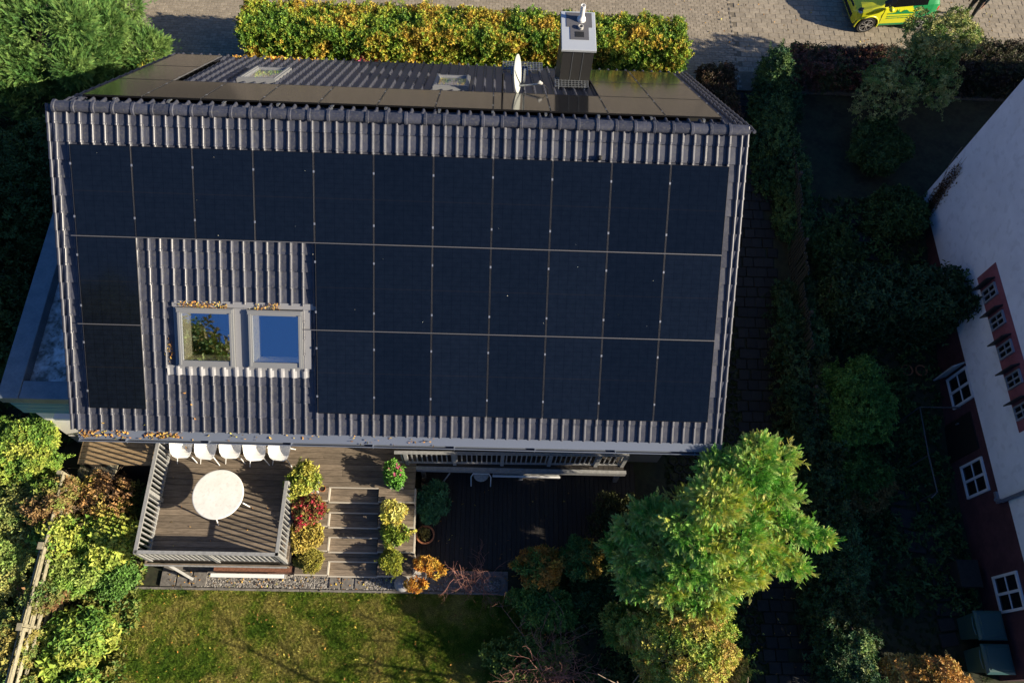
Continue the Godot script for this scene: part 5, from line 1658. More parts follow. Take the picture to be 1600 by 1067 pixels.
	# trees that the photograph shows only by their shade and their mirror image
	tree("garden_tree", "tall tree beyond the lower edge, mirrored in the left roof window", "tree", Vector3(-10.9, 0.0, 14.5), [
		[Vector3(0, 10.6, 0), Vector3(2.5, 4.6, 2.2)], [Vector3(1.6, 11.8, 0.2), Vector3(1.5, 1.8, 1.3)], [Vector3(-1.0, 13.2, 0.5), Vector3(1.9, 2.8, 1.6)], [Vector3(1.6, 9.2, 0.6), Vector3(2.0, 2.4, 1.6)], [Vector3(-3.6, 13.5, 0.6), Vector3(2.2, 4.2, 2.0)]],
		"large", 9500, [Color(0.05, 0.09, 0.02), Color(0.08, 0.13, 0.03), Color(0.13, 0.16, 0.045), Color(0.12, 0.10, 0.04)], 370, 2.0, 0.35, "leaf", 0.3)
	tree("garden_tree", "tree beyond the lower right corner whose shade falls across the side path", "tree", Vector3(12.2, 0.0, 11.7), [
		[Vector3(0, 3.6, 0), Vector3(1.5, 1.8, 1.0)], [Vector3(1.0, 4.6, 0.6), Vector3(1.3, 1.3, 0.9)], [Vector3(-0.9, 3.2, 0.3), Vector3(1.0, 1.1, 0.8)]],
		"broad", 2600, DARK, 371, 1.5, 0.3, "leaf", 0.14)
	twig_bush("bare_tree", "bare tree beyond the lower edge whose thin shade streaks the lawn", Vector3(3.3, 0.0, 11.7), 7, 5.6, Vector3(0.05, 0, -0.06), 0.32, M.twig_pale, 372, 0.07)


# ---------------------------------------------------------------- fences and the white house
func build_fences() -> void:
	rng.seed = 31
	var lean := thing("leaning_fence_panel", "weathered slatted panel leaning askew beside the boardwalk", "fence", Vector3(-9.0, 0.62, 4.95), -0.62)
	var tilt := Basis(Vector3.RIGHT, 0.75)
	for k in 10:
		part("slat", MB.new().slab(tilt * Vector3(-0.5 + 0.105 * k, 0.0, 0.0), Vector3(0.085, 0.02, 1.15), 0.003, tilt), M["fence_wood_%d" % (rng.randi() % 3)], lean)
	for z in [-0.36, 0.05, 0.42]:
		part("batten", MB.new().slab(tilt * Vector3(-0.02, 0.024, z), Vector3(1.06, 0.025, 0.06), 0.003, tilt), M.fence_wood_1, lean)
	var names := ["weathered plank fence panel at the left border, nearest the house", "weathered plank fence panel at the left border, second from the house", "weathered plank fence panel at the left border, third from the house", "weathered plank fence panel at the bottom left corner"]
	for i in 4:
		var z := 5.30 + i * 1.72
		var o := thing("plank_fence", names[i], "fence", Vector3(-9.42, 0.0, z), 0.0, "plank fence panels at the left border")
		for k in 12:
			part("slat", MB.new().slab(Vector3(0.15 * (k % 2), 0.14 + 0.137 * k, 0.85), Vector3(0.026, 0.118, 1.68), 0.003, Basis(Vector3(0, 0, 1), rng.randfn() * 0.01)), M["fence_wood_%d" % (rng.randi() % 3)], o)
		for zz in [0.03, 1.68]:
			part("post", MB.new().span(Vector3(0.018, 0, zz - 0.04), Vector3(0.13, 1.74, zz + 0.04)), M.fence_wood_0, o)
	var spots := ["beside the upper end of the ivy hedge", "opposite the middle of the roof", "beside the dark ivy mound", "beside the mid green bush", "opposite the eaves corner", "beside the middle ivy mound", "at the bottom right"]
	for i in 7:
		var z := -4.2 + i * 1.95
		var o := thing("picket_fence", "pale picket fence panel along the side path, %s" % spots[i], "fence", Vector3(9.0, land(9.0, z + 0.9) - 0.05, z), 0.0, "picket fence along the side path")
		var one := MB.new().slab(Vector3(0, 0.62, 0), Vector3(0.018, 1.2, 0.055), 0.004).mesh()
		for k in 21:
			part("picket", one, M.picket, o, Transform3D(Basis(Vector3.RIGHT, rng.randfn() * 0.02), Vector3(0, rng.randfn() * 0.015, 0.02 + k * 0.092)))
		for y in [0.25, 1.0]:
			part("rail", MB.new().span(Vector3(0.010, y, 0), Vector3(0.045, y + 0.06, 1.9)), M.picket, o)
		part("post", MB.new().span(Vector3(0.012, 0, 0.9), Vector3(0.09, 1.3, 0.98)), M.bark, o)


func build_white_house() -> void:
	var o := thing("white_house", "white rendered house with dark red base and a red window band, at the right edge", "house", Vector3.ZERO)
	part("lower_wall", MB.new().span(Vector3(13.04, -0.3, -3.31), Vector3(20.9, 1.70, 9.46)), M.render_red, o)
	part("upper_wall", MB.new().span(Vector3(13.0, 1.701, -3.35), Vector3(22.0, 6.55, 5.55)), M.render_white, o)
	part("upper_wall", MB.new().span(Vector3(13.02, 1.96, 5.60), Vector3(21.0, 5.35, 9.5)).span(Vector3(13.045, 1.701, 5.552), Vector3(20.9, 1.96, 9.45)), M.render_white, o)
	part("red_base_strip", MB.new().span(Vector3(13.03, 1.700, 5.553), Vector3(13.044, 1.962, 9.46)), M.render_red, o)
	var rf := MB.new()
	var e := [Vector3(12.99, 6.56, -3.36), Vector3(17.5, 9.8, -3.36), Vector3(22.01, 6.56, -3.36)]
	var dz := Vector3(0, 0, 8.92)
	rf.tri(e[2], e[1], e[0]); rf.tri(e[0] + dz, e[1] + dz, e[2] + dz)
	rf.quad(e[0], e[1], e[1] + dz, e[0] + dz); rf.quad(e[1], e[2], e[2] + dz, e[1] + dz); rf.quad(e[0] + dz, e[2] + dz, e[2], e[0])
	part("roof", rf, M.roof_tile, o)
	part("added_shade_wing", MB.new().span(Vector3(18.0, -0.3, -5.0), Vector3(27.0, 7.4, -3.37)), M.render_white, o)  # out-of-view block, added and sized to shade the hedges and side path
	# red band with five casements and their dark shutters
	part("window_band", MB.new().span(Vector3(12.985, 3.00, 0.12), Vector3(12.999, 3.80, 4.25)), M.band_red, o)
	for i in 5:
		window(o, 0.56 + 0.775 * i, 3.07, 0.34, 0.54, 2, 12.984, "casement")
		part("shutter", MB.new().box(Vector3(12.86, 3.35, 0.48 + 0.775 * i), Vector3(0.24, 0.62, 0.028), Basis(Vector3.UP, 0.25)), M.shutter_dark, o)
	# ground floor windows and door
	for w in [[1.98, 0.72], [4.32, 0.42], [7.15, 0.66]]:
		window(o, w[0], w[1], 0.86, 0.96, 2, 13.039, "window")
	part("pale_shutter", MB.new().box(Vector3(12.84, 1.18, 1.93), Vector3(0.40, 0.95, 0.035), Basis(Vector3.UP, 0.35)), M.shutter_pale, o)
	part("door", MB.new().span(Vector3(13.01, -0.1, 3.12), Vector3(13.039, 1.36, 4.10)), M.dark_door, o)
	part("door_handle", MB.new().box(Vector3(12.99, 0.75, 3.25), Vector3(0.03, 0.12, 0.03)), M.silver, o)
	part("ledge", MB.new().span(Vector3(12.93, 1.62, 5.30), Vector3(13.0, 1.70, 5.58)), M.zinc, o)
	part("downpipe", MB.new().tube([Vector3(12.95, 5.2, 5.57), Vector3(12.95, 1.85, 5.57), Vector3(12.88, 1.70, 5.50)], [0.045, 0.045, 0.045], 10), M.zinc, o)
	# dry creeper on the wall
	var v := thing("dry_creeper", "dry brown creeper clinging to the corner of the white wall", "creeper", Vector3(12.98, 1.7, -2.9))
	var b := MB.new()
	for k in 6:
		var p := Vector3(0, rng.randf() * 0.2, rng.randf_range(-0.2, 0.3))
		var path := [p]
		for s in 6:
			p += Vector3(rng.randfn() * 0.008, 0.30 + rng.randfn() * 0.06, -0.03 + rng.randfn() * 0.07)
			p.x = clampf(p.x, -0.03, 0.0)
			path.append(p)
		b.tube(path, [0.012, 0.011, 0.01, 0.008, 0.007, 0.006, 0.004], 4, false)
	part("stems", b, M.twig_pale, v)
	var xfs := []
	var cols := []
	for i in 1300:
		var h := absf(rng.randfn()) * 0.95
		if h > 1.9: continue
		xfs.append(Transform3D(Basis.from_euler(Vector3(rng.randf() * TAU, rng.randf() * TAU, rng.randf() * TAU)).scaled(Vector3.ONE * rng.randf_range(0.4, 0.9)), Vector3(-0.03, h, 0.1 - 0.1 * h + rng.randfn() * 0.11)))
		cols.append(Color(0.075, 0.042, 0.024) * rng.randf_range(0.5, 1.4))
	scatter("foliage", SP.single, M.dry_leaf, xfs, cols, v)
	# by the wall
	for i in 2:
		var bin := thing("wheeled_bin", ["teal wheeled bin against the red wall, upper of two", "teal wheeled bin against the red wall, lower of two"][i], "bin", Vector3(12.52, -0.06, 8.30 + 0.74 * i), 0.0, "teal bins at the white house")
		part("body", MB.new().loft([[Vector3(-0.24, 0.06, -0.24), Vector3(0.24, 0.06, -0.24), Vector3(0.24, 0.06, 0.24), Vector3(-0.24, 0.06, 0.24)], [Vector3(-0.31, 0.94, -0.29), Vector3(0.30, 0.94, -0.29), Vector3(0.30, 0.94, 0.29), Vector3(-0.31, 0.94, 0.29)]], true), M.bin_teal, bin)
		part("lid", MB.new().slab(Vector3(0, 0.99, 0), Vector3(0.68, 0.09, 0.66), 0.05).slab(Vector3(0, 1.04, 0), Vector3(0.5, 0.02, 0.48), 0.008), M.bin_teal, bin)
		part("handle", MB.new().tube([Vector3(-0.36, 0.93, -0.2), Vector3(-0.40, 0.95, 0.0), Vector3(-0.36, 0.93, 0.2)], [0.018, 0.018, 0.018], 7), M.bin_teal, bin)
		for z in [-0.22, 0.22]:
			part("wheel", MB.new().lathe([Vector2(0, -0.025), Vector2(0.1, -0.025), Vector2(0.1, 0.025), Vector2(0, 0.025)], 16, Vector3(0.24, 0.1, z), Basis(Vector3.RIGHT, PI / 2)), M.tyre, bin)
	var hr := thing("hand_rail", "thin grey pipe rail in front of the dark door of the white house", "railing", Vector3.ZERO)
	part("rail", MB.new().tube([Vector3(12.9, 1.2, 2.96), Vector3(11.82, 1.2, 2.97), Vector3(11.80, 1.15, 4.25), Vector3(11.92, 0.98, 5.15), Vector3(11.75, 0.94, 5.3)], [0.02, 0.02, 0.02, 0.02, 0.02], 7), M.pipe_grey, hr)
	for p in [Vector3(11.82, 1.2, 2.97), Vector3(11.80, 1.15, 4.25), Vector3(11.92, 0.98, 5.15)]:
		part("post", MB.new().tube([p, Vector3(p.x, -0.1, p.z)], [0.02, 0.02], 7), M.pipe_grey, hr)
	for i in 2:
		pot("plant_pot", ["round empty dark pot by the laurel hedge, left of two", "round empty dark pot by the laurel hedge, right of two"][i], Vector3(12.1 + 0.4 * i, 0.33, 1.62), 0.15, 0.2)
	var tub := thing("stone_trough", "low pale trough against the red wall between two windows", "trough", Vector3(12.55, -0.05, 7.05))
	part("trough", MB.new().slab(Vector3(0, 0.28, 0), Vector3(0.5, 0.56, 0.62), 0.06), M.dark_paver_2, tub)
	part("lid", MB.new().slab(Vector3(0, 0.58, 0), Vector3(0.54, 0.04, 0.66), 0.01), M.dark_paver_2, tub)
	var path := Node3D.new()
	path.name = "garden_path"
	add_child(path, true)
	path.set_meta("kind", "structure")
	for s in [[11.30, 5.05, 0.62, 0.4], [11.45, 5.6, 0.7, 0.5], [11.62, 6.2, 0.55, 0.55], [12.1, 6.1, 0.4, 0.7], [11.95, 6.75, 0.5, 0.3], [12.08, 7.15, 0.42, 0.3], [12.05, 7.5, 0.42, 0.3], [12.02, 7.85, 0.44, 0.3], [12.0, 8.2, 0.42, 0.3], [11.97, 8.55, 0.44, 0.3], [12.4, 7.7, 0.3, 0.6], [12.1, 5.3, 0.5, 0.35],
		[11.37, -4.63, 0.42, 0.32], [11.83, -4.97, 0.45, 0.34], [11.36, -4.15, 0.4, 0.36], [11.2, -3.5, 0.4, 0.32], [11.16, -2.6, 0.7, 0.28], [11.18, -2.1, 0.7, 0.28], [11.22, -1.6, 0.7, 0.28]]:
		part("paving_slab", MB.new().slab(Vector3.ZERO, Vector3(s[2], 0.07, s[3]), 0.02, Basis(Vector3.UP, rng.randfn() * 0.12)), M.dark_paver_2, path, Transform3D(Basis(), Vector3(s[0], (1.32 if s[1] < -3.4 else land(s[0], s[1]) + 0.01), s[1])))


func window(o: Node3D, z: float, y: float, w: float, h: float, n: int, x: float, called: String) -> void:
	var f := MB.new()
	var t := 0.06 if w > 0.5 else 0.035
	var d := 0.05
	f.span(Vector3(x - d, y, z), Vector3(x, y + t, z + w)).span(Vector3(x - d, y + h - t, z), Vector3(x, y + h, z + w))
	f.span(Vector3(x - d, y + t, z), Vector3(x, y + h - t, z + t)).span(Vector3(x - d, y + t, z + w - t), Vector3(x, y + h - t, z + w))
	f.span(Vector3(x - d * 0.9, y + t, z + w / 2 - t * 0.5), Vector3(x, y + h - t, z + w / 2 + t * 0.5))
	var fm: Material = M.white_frame if called == "window" else M.casement_grey
	var win := part(called, f, fm, o)
	for k in n:
		var a := z + t + k * (w / 2 - t * 0.5)
		var bb := a + w / 2 - t * 1.5
		part("pane", MB.new().span(Vector3(x - 0.014, y + t, a), Vector3(x - 0.004, y + h - t, bb)), M.dark_glass, win)
	part("glazing_bar", MB.new().span(Vector3(x - d * 0.7, y + h * 0.5 - 0.012, z + t), Vector3(x - 0.01, y + h * 0.5 + 0.012, z + w - t)), fm, win)


# ---------------------------------------------------------------- car and person
func smooth3(keys: Array, x: float, k: int) -> float:
	for i in keys.size() - 1:
		if x <= keys[i + 1][0]:
			var t: float = (x - keys[i][0]) / (keys[i + 1][0] - keys[i][0])
			return lerpf(keys[i][k], keys[i + 1][k], t)
	return keys[-1][k]


func build_car() -> void:
	var o := thing("small_car", "small yellow and green two seat car parked on the street", "car", Vector3(13.25, 1.578, -10.72), 0.112)
	# x, bottom, belt, roof, half width, half roof width
	var K := [[-1.375, 0.34, 0.56, 0.60, 0.52, 0.42], [-1.34, 0.24, 0.66, 0.72, 0.66, 0.50], [-1.22, 0.20, 0.74, 0.83, 0.77, 0.56], [-0.95, 0.19, 0.84, 0.94, 0.825, 0.60], [-0.72, 0.19, 0.92, 1.03, 0.83, 0.62], [-0.45, 0.19, 0.95, 1.30, 0.83, 0.60], [-0.18, 0.19, 0.97, 1.49, 0.83, 0.58], [0.2, 0.19, 0.99, 1.55, 0.83, 0.58], [0.7, 0.19, 1.01, 1.52, 0.83, 0.57], [1.0, 0.20, 1.02, 1.44, 0.825, 0.55], [1.15, 0.22, 1.0, 1.22, 0.80, 0.56], [1.26, 0.26, 0.92, 1.0, 0.74, 0.56], [1.32, 0.34, 0.78, 0.82, 0.66, 0.5]]
	var shapes := {"body": MB.new(), "rear_panel": MB.new(), "windows": MB.new(), "sill": MB.new()}
	var rings := []
	var nst := 64
	for i in nst + 1:
		var x := lerpf(-1.375, 1.32, float(i) / nst)
		var b := smooth3(K, x, 1)
		var belt := smooth3(K, x, 2)
		var top := smooth3(K, x, 3)
		var w := smooth3(K, x, 4)
		var rw := smooth3(K, x, 5)
		var c := Curve2D.new()
		var pts := [Vector2(0, b), Vector2(w * 0.88, b), Vector2(w * 0.98, b + 0.10), Vector2(w, lerpf(b, belt, 0.5)), Vector2(w * 0.985, lerpf(b, belt, 0.8)), Vector2(w * 0.95, belt), Vector2(lerpf(w * 0.95, rw, 0.5) + 0.01, lerpf(belt, top, 0.5)), Vector2(rw, top - 0.05), Vector2(rw * 0.8, top - 0.012), Vector2(0, top)]
		for p in pts:
			c.add_point(p)
		var half := []
		var seg := [2, 2, 4, 3, 3, 4, 4, 2, 3]
		for s in 9:
			for q in seg[s]:
				half.append(pts[s].lerp(pts[s + 1], float(q) / seg[s]))
		half.append(pts[9])
		var ring := []
		for p in half:
			ring.append(Vector3(x, p.y, p.x))
		for k in range(half.size() - 2, 0, -1):
			ring.append(Vector3(x, half[k].y, -half[k].x))
		rings.append(ring)
	var m: int = rings[0].size()
	for i in nst:
		for k in m:
			var q := [rings[i][k], rings[i][(k + 1) % m], rings[i + 1][(k + 1) % m], rings[i + 1][k]]
			var c: Vector3 = (q[0] + q[1] + q[2] + q[3]) / 4.0
			var belt := smooth3(K, c.x, 2)
			var top := smooth3(K, c.x, 3)
			var hole := false
			for wx in [-0.937, 0.937]:
				if Vector2(c.x - wx, c.y - 0.30).length() < 0.36 and absf(c.z) > 0.45: hole = true
			if hole: continue
			var to := "body"
			if c.y > belt + 0.02 and top - belt > 0.16:
				if absf(c.z) > 0.55 and c.y < top - 0.06 and c.x > -0.62 and c.x < 0.78: to = "windows"
				elif absf(c.z) < 0.56 and c.x > -0.74 and c.x < -0.20: to = "windows"
				elif absf(c.z) < 0.50 and c.x > 0.98: to = "windows"
				elif c.x > 0.1: to = "rear_panel"
			if to == "body":
				if c.x * 0.95 + (c.y - 0.25) * 0.62 > 0.74 and not (c.x > 1.12 and c.y < 0.62): to = "rear_panel"
				if c.y < 0.33 and absf(c.x) < 0.62: to = "rear_panel"
			var a := Vector3(0, 0, 0)
			shapes[to].quad(q[0], q[3], q[2], q[1])
	shapes.body.fan(rings[0])
	var last: Array = rings[nst].duplicate()
	last.reverse()
	shapes.body.fan(last)
	part("body", shapes.body, M.car_yellow, o)
	part("rear_panel", shapes.rear_panel, M.car_green, o)
	part("windows", shapes.windows, M.car_glass, o)
	part("underbody", MB.new().span(Vector3(-1.2, 0.20, -0.55), Vector3(1.2, 0.62, 0.55)), M.car_black, o)
	for wx in [-0.937, 0.937]:
		for sz in [-1, 1]:
			var wh := Node3D.new()
			wh.name = "wheel"
			o.add_child(wh, true)
			wh.position = Vector3(wx, 0.302, sz * 0.725)
			var bs := Basis(Vector3.RIGHT, PI / 2 * sz)
			part("tyre", MB.new().lathe([Vector2(0.20, -0.09), Vector2(0.28, -0.095), Vector2(0.302, -0.07), Vector2(0.302, 0.07), Vector2(0.28, 0.095), Vector2(0.215, 0.09), Vector2(0.205, 0.06), Vector2(0, 0.05)], 36, Vector3.ZERO, bs), M.tyre, wh)
			var rim := MB.new().lathe([Vector2(0.218, 0.085), Vector2(0.214, 0.10), Vector2(0.200, 0.095), Vector2(0.198, 0.06)], 32, Vector3.ZERO, bs)
			for k in 5:
				for e in [-0.10, 0.10]:
					var a: float = TAU * k / 5.0 + e
					var a2: float = TAU * k / 5.0 + e * 2.2
					rim.bar(bs * Vector3(cos(a) * 0.03, 0.085, sin(a) * 0.03), bs * Vector3(cos(a2) * 0.203, 0.088, sin(a2) * 0.203), 0.02, 0.022, bs.y)
			rim.lathe([Vector2(0.05, 0.07), Vector2(0.045, 0.105), Vector2(0, 0.105)], 14, Vector3.ZERO, bs)
			part("rim", rim, M.alloy, wh)
			var arch := MB.new()
			var path := []
			for k in 19:
				var a := PI * 1.12 * k / 18.0 - 0.06 * PI
				path.append(Vector3(wx + cos(a) * 0.365, 0.30 + sin(a) * 0.365, sz * (0.815 - (0.05 if absf(wx + cos(a) * 0.36) > 1.15 else 0.0))))
			var rad := []
			rad.resize(19)
			rad.fill(0.026)
			arch.tube(path, rad, 8)
			part("wheel_arch", arch, M.car_yellow if wx < 0 else M.car_green, o)
	for sz in [-1, 1]:
		part("headlight", MB.new().ellipsoid(Vector3(-1.17, 0.70, sz * 0.60), Vector3(0.15, 0.09, 0.14), 10, 14), M.lamp_clear, o)
		part("headlight_rim", MB.new().ellipsoid(Vector3(-1.155, 0.70, sz * 0.592), Vector3(0.165, 0.105, 0.145), 10, 14), M.car_black, o)
		part("tail_light", MB.new().ellipsoid(Vector3(1.20, 0.80, sz * 0.66), Vector3(0.09, 0.14, 0.11), 8, 12), M.lamp_red, o)
		part("door_seam", MB.new().tube([Vector3(-0.55, 0.36, sz * 0.822), Vector3(-0.58, 0.7, sz * 0.832), Vector3(-0.56, 0.93, sz * 0.80)], [0.006, 0.006, 0.006], 5).tube([Vector3(0.52, 0.40, sz * 0.826), Vector3(0.62, 0.7, sz * 0.833), Vector3(0.62, 1.0, sz * 0.797)], [0.006, 0.006, 0.006], 5), M.car_black, o)
		part("door_handle", MB.new().slab(Vector3(0.50, 0.86, sz * 0.825), Vector3(0.16, 0.035, 0.03), 0.008), M.car_yellow, o)
		part("mirror", MB.new().ellipsoid(Vector3(-0.46, 1.02, sz * 0.93), Vector3(0.08, 0.075, 0.10), 8, 12), M.car_yellow, o)
		part("air_intake", MB.new().slab(Vector3(0.88, 0.80, sz * 0.818), Vector3(0.10, 0.06, 0.03), 0.01), M.car_black, o)
	part("grille", MB.new().slab(Vector3(-1.345, 0.42, 0), Vector3(0.08, 0.14, 0.95), 0.02).slab(Vector3(-1.33, 0.64, 0), Vector3(0.07, 0.10, 0.62), 0.02), M.car_black, o)
	part("round_badge", MB.new().lathe([Vector2(0, 0.012), Vector2(0.04, 0.012), Vector2(0.045, 0)], 16, Vector3(-1.385, 0.63, 0), Basis(Vector3(0, 0, 1), PI / 2)), M.silver, o)
	# green skyline emblem with two lines of small lettering on the door
	var sk := MB.new()
	var up := Vector3(0, 0.999, -0.05)
	var e0 := Vector3(-0.42, 0.74, 0.834)
	var outline := [[0.0, 0.035], [0.20, 0.05], [0.26, 0.075], [0.30, 0.20], [0.34, 0.085], [0.42, 0.07], [0.47, 0.12], [0.53, 0.155], [0.60, 0.13], [0.66, 0.075], [0.84, 0.05]]
	for i in outline.size() - 1:
		var a := e0 + Vector3(outline[i][0], 0, 0)
		var b := e0 + Vector3(outline[i + 1][0], 0, 0)
		sk.quad(a + up * outline[i][1], b + up * outline[i + 1][1], b, a)
	part("door_emblem", sk, M.car_green, o)
	var tx := MB.new()
	for r in 2:
		var x := -0.40
		rng.seed = 70 + r
		while x < 0.38 - r * 0.1:
			var w := rng.randf_range(0.012, 0.03)
			tx.box(Vector3(x + w / 2, 0.655 - 0.07 * r, 0.8365), Vector3(w, 0.032, 0.003))
			x += w + (0.009 if rng.randf() < 0.8 else 0.035)
	part("door_lettering", tx, M.car_green, o)


# capsules [a, b, radius a, radius b] blended and meshed as surface nets
func blend(caps: Array, cell: float, k: float, shade: Callable) -> MB:
	var lo := Vector3(1e9, 1e9, 1e9)
	var hi := -lo
	for c in caps:
		var r: float = maxf(c[2], c[3]) + cell * 2.0
		for p in [c[0], c[1]]:
			lo = lo.min(p - Vector3(r, r, r)); hi = hi.max(p + Vector3(r, r, r))
	var n := Vector3i(((hi - lo) / cell).ceil()) + Vector3i.ONE
	var f := PackedFloat32Array()
	f.resize(n.x * n.y * n.z)
	f.fill(1.0)
	var sx := n.y * n.z
	for c in caps:
		var r: float = maxf(c[2], c[3]) + cell * 3.0 + k
		var b0 := Vector3i((((c[0] as Vector3).min(c[1]) - Vector3(r, r, r) - lo) / cell).floor()).clamp(Vector3i.ZERO, n - Vector3i.ONE)
		var b1 := Vector3i((((c[0] as Vector3).max(c[1]) + Vector3(r, r, r) - lo) / cell).ceil()).clamp(Vector3i.ZERO, n - Vector3i.ONE)
		var ab: Vector3 = c[1] - c[0]
		var l2 := maxf(ab.length_squared(), 1e-8)
		for x in range(b0.x, b1.x + 1):
			for y in range(b0.y, b1.y + 1):
				for z in range(b0.z, b1.z + 1):
					var p := lo + Vector3(x, y, z) * cell
					var t := clampf((p - c[0]).dot(ab) / l2, 0.0, 1.0)
					var d: float = p.distance_to(c[0] + ab * t) - lerpf(c[2], c[3], t)
					var i := x * sx + y * n.z + z
					var h := clampf(0.5 + 0.5 * (f[i] - d) / k, 0.0, 1.0)
					f[i] = lerpf(f[i], d, h) - k * h * (1.0 - h)
	var at := {}
	var corners := [0, sx, n.z, sx + n.z, 1, sx + 1, n.z + 1, sx + n.z + 1]
	for x in n.x - 1:
		for y in n.y - 1:
			for z in n.z - 1:
				var i := x * sx + y * n.z + z
				var neg := 0
				for q in corners:
					if f[i + q] < 0.0: neg += 1
				if neg == 0 or neg == 8: continue
				var s := Vector3.ZERO
				var cnt := 0
				for a in 8:
					for bit in 3:
						var b2 := a | (1 << bit)
						if b2 == a: continue
						var fa := f[i + corners[a]]
						var fb := f[i + corners[b2]]
						if (fa < 0.0) != (fb < 0.0):
							var pa := Vector3(a & 1, (a >> 1) & 1, (a >> 2) & 1)
							var pb := Vector3(b2 & 1, (b2 >> 1) & 1, (b2 >> 2) & 1)
							s += pa.lerp(pb, fa / (fa - fb)); cnt += 1
				at[i] = lo + (Vector3(x, y, z) + s / cnt) * cell
	var grad := func(i: int) -> Vector3:
		return Vector3(f[i + sx] - f[i], f[i + n.z] - f[i], f[i + 1] - f[i]).normalized()
	var mb := MB.new()
	for i in at:
		for e in [[sx, n.z, 1], [n.z, 1, sx], [1, sx, n.z]]:
			if (f[i] < 0.0) == (f[i + e[0]] < 0.0): continue
			var q := [i, i - e[1], i - e[1] - e[2], i - e[2]]
			if not (at.has(q[1]) and at.has(q[2]) and at.has(q[3])): continue
			if f[i] >= 0.0: q.reverse()
			mb.col = shade.call(at[i])
			mb.quad_n(at[q[3]], at[q[2]], at[q[1]], at[q[0]], grad.call(q[3]), grad.call(q[2]), grad.call(q[1]), grad.call(q[0]))
	return mb


func build_person() -> void:
	var o := thing("person", "person in dark trousers and dark shoes standing on the street behind the car", "person", Vector3(16.0, 1.578, -10.55), -0.9)
	var caps := [
		[Vector3(0.10, 0.92, 0), Vector3(0.11, 0.50, 0.03), 0.095, 0.062], [Vector3(0.11, 0.50, 0.03), Vector3(0.12, 0.09, 0.0), 0.062, 0.045],
		[Vector3(-0.10, 0.92, 0), Vector3(-0.12, 0.50, -0.02), 0.095, 0.062], [Vector3(-0.12, 0.50, -0.02), Vector3(-0.14, 0.09, -0.10), 0.062, 0.045],
		[Vector3(0.12, 0.045, -0.04), Vector3(0.14, 0.035, 0.17), 0.045, 0.038], [Vector3(-0.14, 0.045, -0.14), Vector3(-0.16, 0.035, 0.07), 0.045, 0.038],
		[Vector3(0.07, 0.96, 0), Vector3(-0.07, 0.96, 0), 0.12, 0.12], [Vector3(0, 1.0, 0), Vector3(0, 1.28, 0.01), 0.135, 0.145], [Vector3(0.12, 1.36, 0), Vector3(-0.12, 1.36, 0), 0.09, 0.09],
		[Vector3(0, 1.38, 0), Vector3(0, 1.56, 0.02), 0.06, 0.055], [Vector3(0, 1.63, 0.02), Vector3(0, 1.70, 0.01), 0.078, 0.092], [Vector3(0, 1.60, 0.085), Vector3(0, 1.655, 0.105), 0.02, 0.012],
		[Vector3(0.19, 1.38, 0), Vector3(0.25, 1.10, -0.02), 0.055, 0.045], [Vector3(0.25, 1.10, -0.02), Vector3(0.24, 0.86, 0.08), 0.043, 0.032],
		[Vector3(-0.19, 1.38, 0), Vector3(-0.25, 1.10, -0.02), 0.055, 0.045], [Vector3(-0.25, 1.10, -0.02), Vector3(-0.24, 0.86, 0.08), 0.043, 0.032]]
	for sx in [-1, 1]:
		var w := Vector3(sx * 0.24, 0.86, 0.08)
		caps.append([w, w + Vector3(0, -0.08, 0.03), 0.032, 0.034])
		for k in 4:
			var b := w + Vector3(0, -0.09, 0.005 + 0.02 * k)
			caps.append([b, b + Vector3(-sx * 0.008, -0.05 - 0.008 * (1.5 - absf(k - 1.5)), 0.012), 0.0095, 0.009])
			caps.append([b + Vector3(-sx * 0.008, -0.055, 0.012), b + Vector3(-sx * 0.024, -0.085, 0.018), 0.009, 0.008])
		caps.append([w + Vector3(0, -0.03, 0.03), w + Vector3(-sx * 0.012, -0.075, 0.075), 0.011, 0.0095])
	var shade := func(p: Vector3) -> Color:
		if p.y < 0.085: return Color(0.012, 0.011, 0.011)
		if p.y > 1.47 or (absf(p.x) > 0.18 and p.y < 0.87): return Color(0.42, 0.25, 0.18)
		return Color(0.022, 0.024, 0.032) if p.y < 0.98 else Color(0.05, 0.055, 0.07)
	part("body", blend(caps, 0.015, 0.022, shade).mesh(true), M.clothes, o)
	part("hair", MB.new().ellipsoid(Vector3(0, 1.735, -0.015), Vector3(0.094, 0.075, 0.105), 10, 14), M.hair, o)


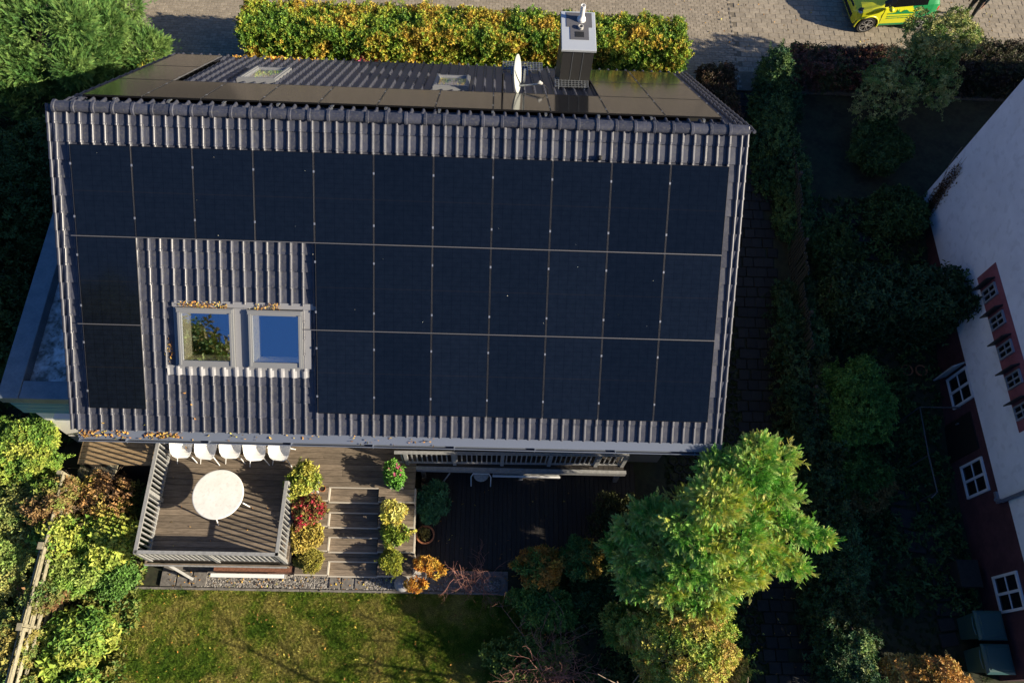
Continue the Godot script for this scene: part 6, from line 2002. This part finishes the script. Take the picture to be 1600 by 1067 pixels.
func build_litter() -> void:
	var P := [Color(0.36, 0.20, 0.05), Color(0.30, 0.13, 0.035), Color(0.45, 0.33, 0.07), Color(0.16, 0.08, 0.03)]
	var X := Vector3(1, 0, 0)
	var e := front_roof * Vector3(0, -0.015, 6.40)
	litter("fallen_leaves", "brown and yellow leaves lying in the left end of the garden gutter", Vector3(-7.8, e.y, e.z), X * 2.3, front_roof.basis.z * 0.15, 170, P, 401, 0.8, 0.3)
	litter("fallen_leaves", "few leaves lying in the middle of the garden gutter", Vector3(-5.2, e.y, e.z), X * 5.0, front_roof.basis.z * 0.15, 40, P, 402, 0.75)
	litter("fallen_leaves", "leaves piled on the top edge of the left roof window", front_roof * Vector3(-5.62, 0.07, 3.66), front_roof.basis.x * 0.95, front_roof.basis.z * 0.11, 150, P, 403, 0.62)
	litter("fallen_leaves", "leaves piled on the top edge of the right roof window", front_roof * Vector3(-4.10, 0.07, 3.66), front_roof.basis.x * 0.45, front_roof.basis.z * 0.10, 60, P, 404, 0.62)
	litter("fallen_leaves", "leaves caught on the tiles left of the left roof window", front_roof * Vector3(-5.93, 0.01, 4.15), front_roof.basis.x * 0.13, front_roof.basis.z * 0.8, 40, P, 405, 0.6, 0.3)
	litter("fallen_leaves", "scattered yellow leaves on the lower left tiles", front_roof * Vector3(-7.7, 0.03, 5.4), front_roof.basis.x * 2.6, front_roof.basis.z * 0.95, 14, P, 406, 0.8)
	litter("fallen_leaves", "single specks of leaf on the solar panels", front_roof * Vector3(-7.4, 0.125, 0.8), front_roof.basis.x * 12.3, front_roof.basis.z * 3.2, 26, [Color(0.5, 0.42, 0.25), Color(0.5, 0.5, 0.5)], 407, 0.28)
	litter("fallen_leaves", "orange leaves banked along the street gutter at the left", back_roof * Vector3(4.0, 0.04, 6.05), back_roof.basis.x * 2.2, back_roof.basis.z * 0.3, 130, [Color(0.50, 0.30, 0.05), Color(0.46, 0.22, 0.04), Color(0.36, 0.16, 0.03)], 408, 0.9, 0.3)
	litter("fallen_leaves", "yellow and brown leaves on the garden lawn", Vector3(-8.0, 0.03, 7.75), X * 8.5, Vector3(0, 0, 2.9), 330, P, 409, 0.75)
	litter("fallen_leaves", "brown leaves on the gravel and slabs below the deck", Vector3(-7.1, 0.02, 7.28), X * 7.5, Vector3(0, 0, 0.34), 190, P, 410, 0.8)
	litter("fallen_leaves", "few leaves on the planks of the deck", Vector3(-7.0, DECK + 0.002, 4.6), X * 3.0, Vector3(0, 0, 2.5), 24, P, 411, 0.7)
	litter("fallen_leaves", "scattered pale leaves on the street pavers", Vector3(5.9, 1.58, -12.0), X * 12.0, Vector3(0, 0, 3.8), 150, P, 412, 0.8)
	litter("fallen_leaves", "leaves on the shaded path right of the house", Vector3(5.6, 0.02, 5.0), X * 3.1, Vector3(0, 0, 4.6), 120, P, 413, 0.8)
	litter("fallen_leaves", "leaves on the dark planks of the sunken yard", Vector3(-0.9, 0.018, 4.95), X * 4.6, Vector3(0, 0, 2.1), 34, P, 414, 0.8)
	litter("fallen_leaves", "brown leaves on the ground around the middle shrubs", Vector3(0.6, -0.01, 7.2), X * 5.0, Vector3(0, 0, 3.2), 500, P, 415, 0.9)
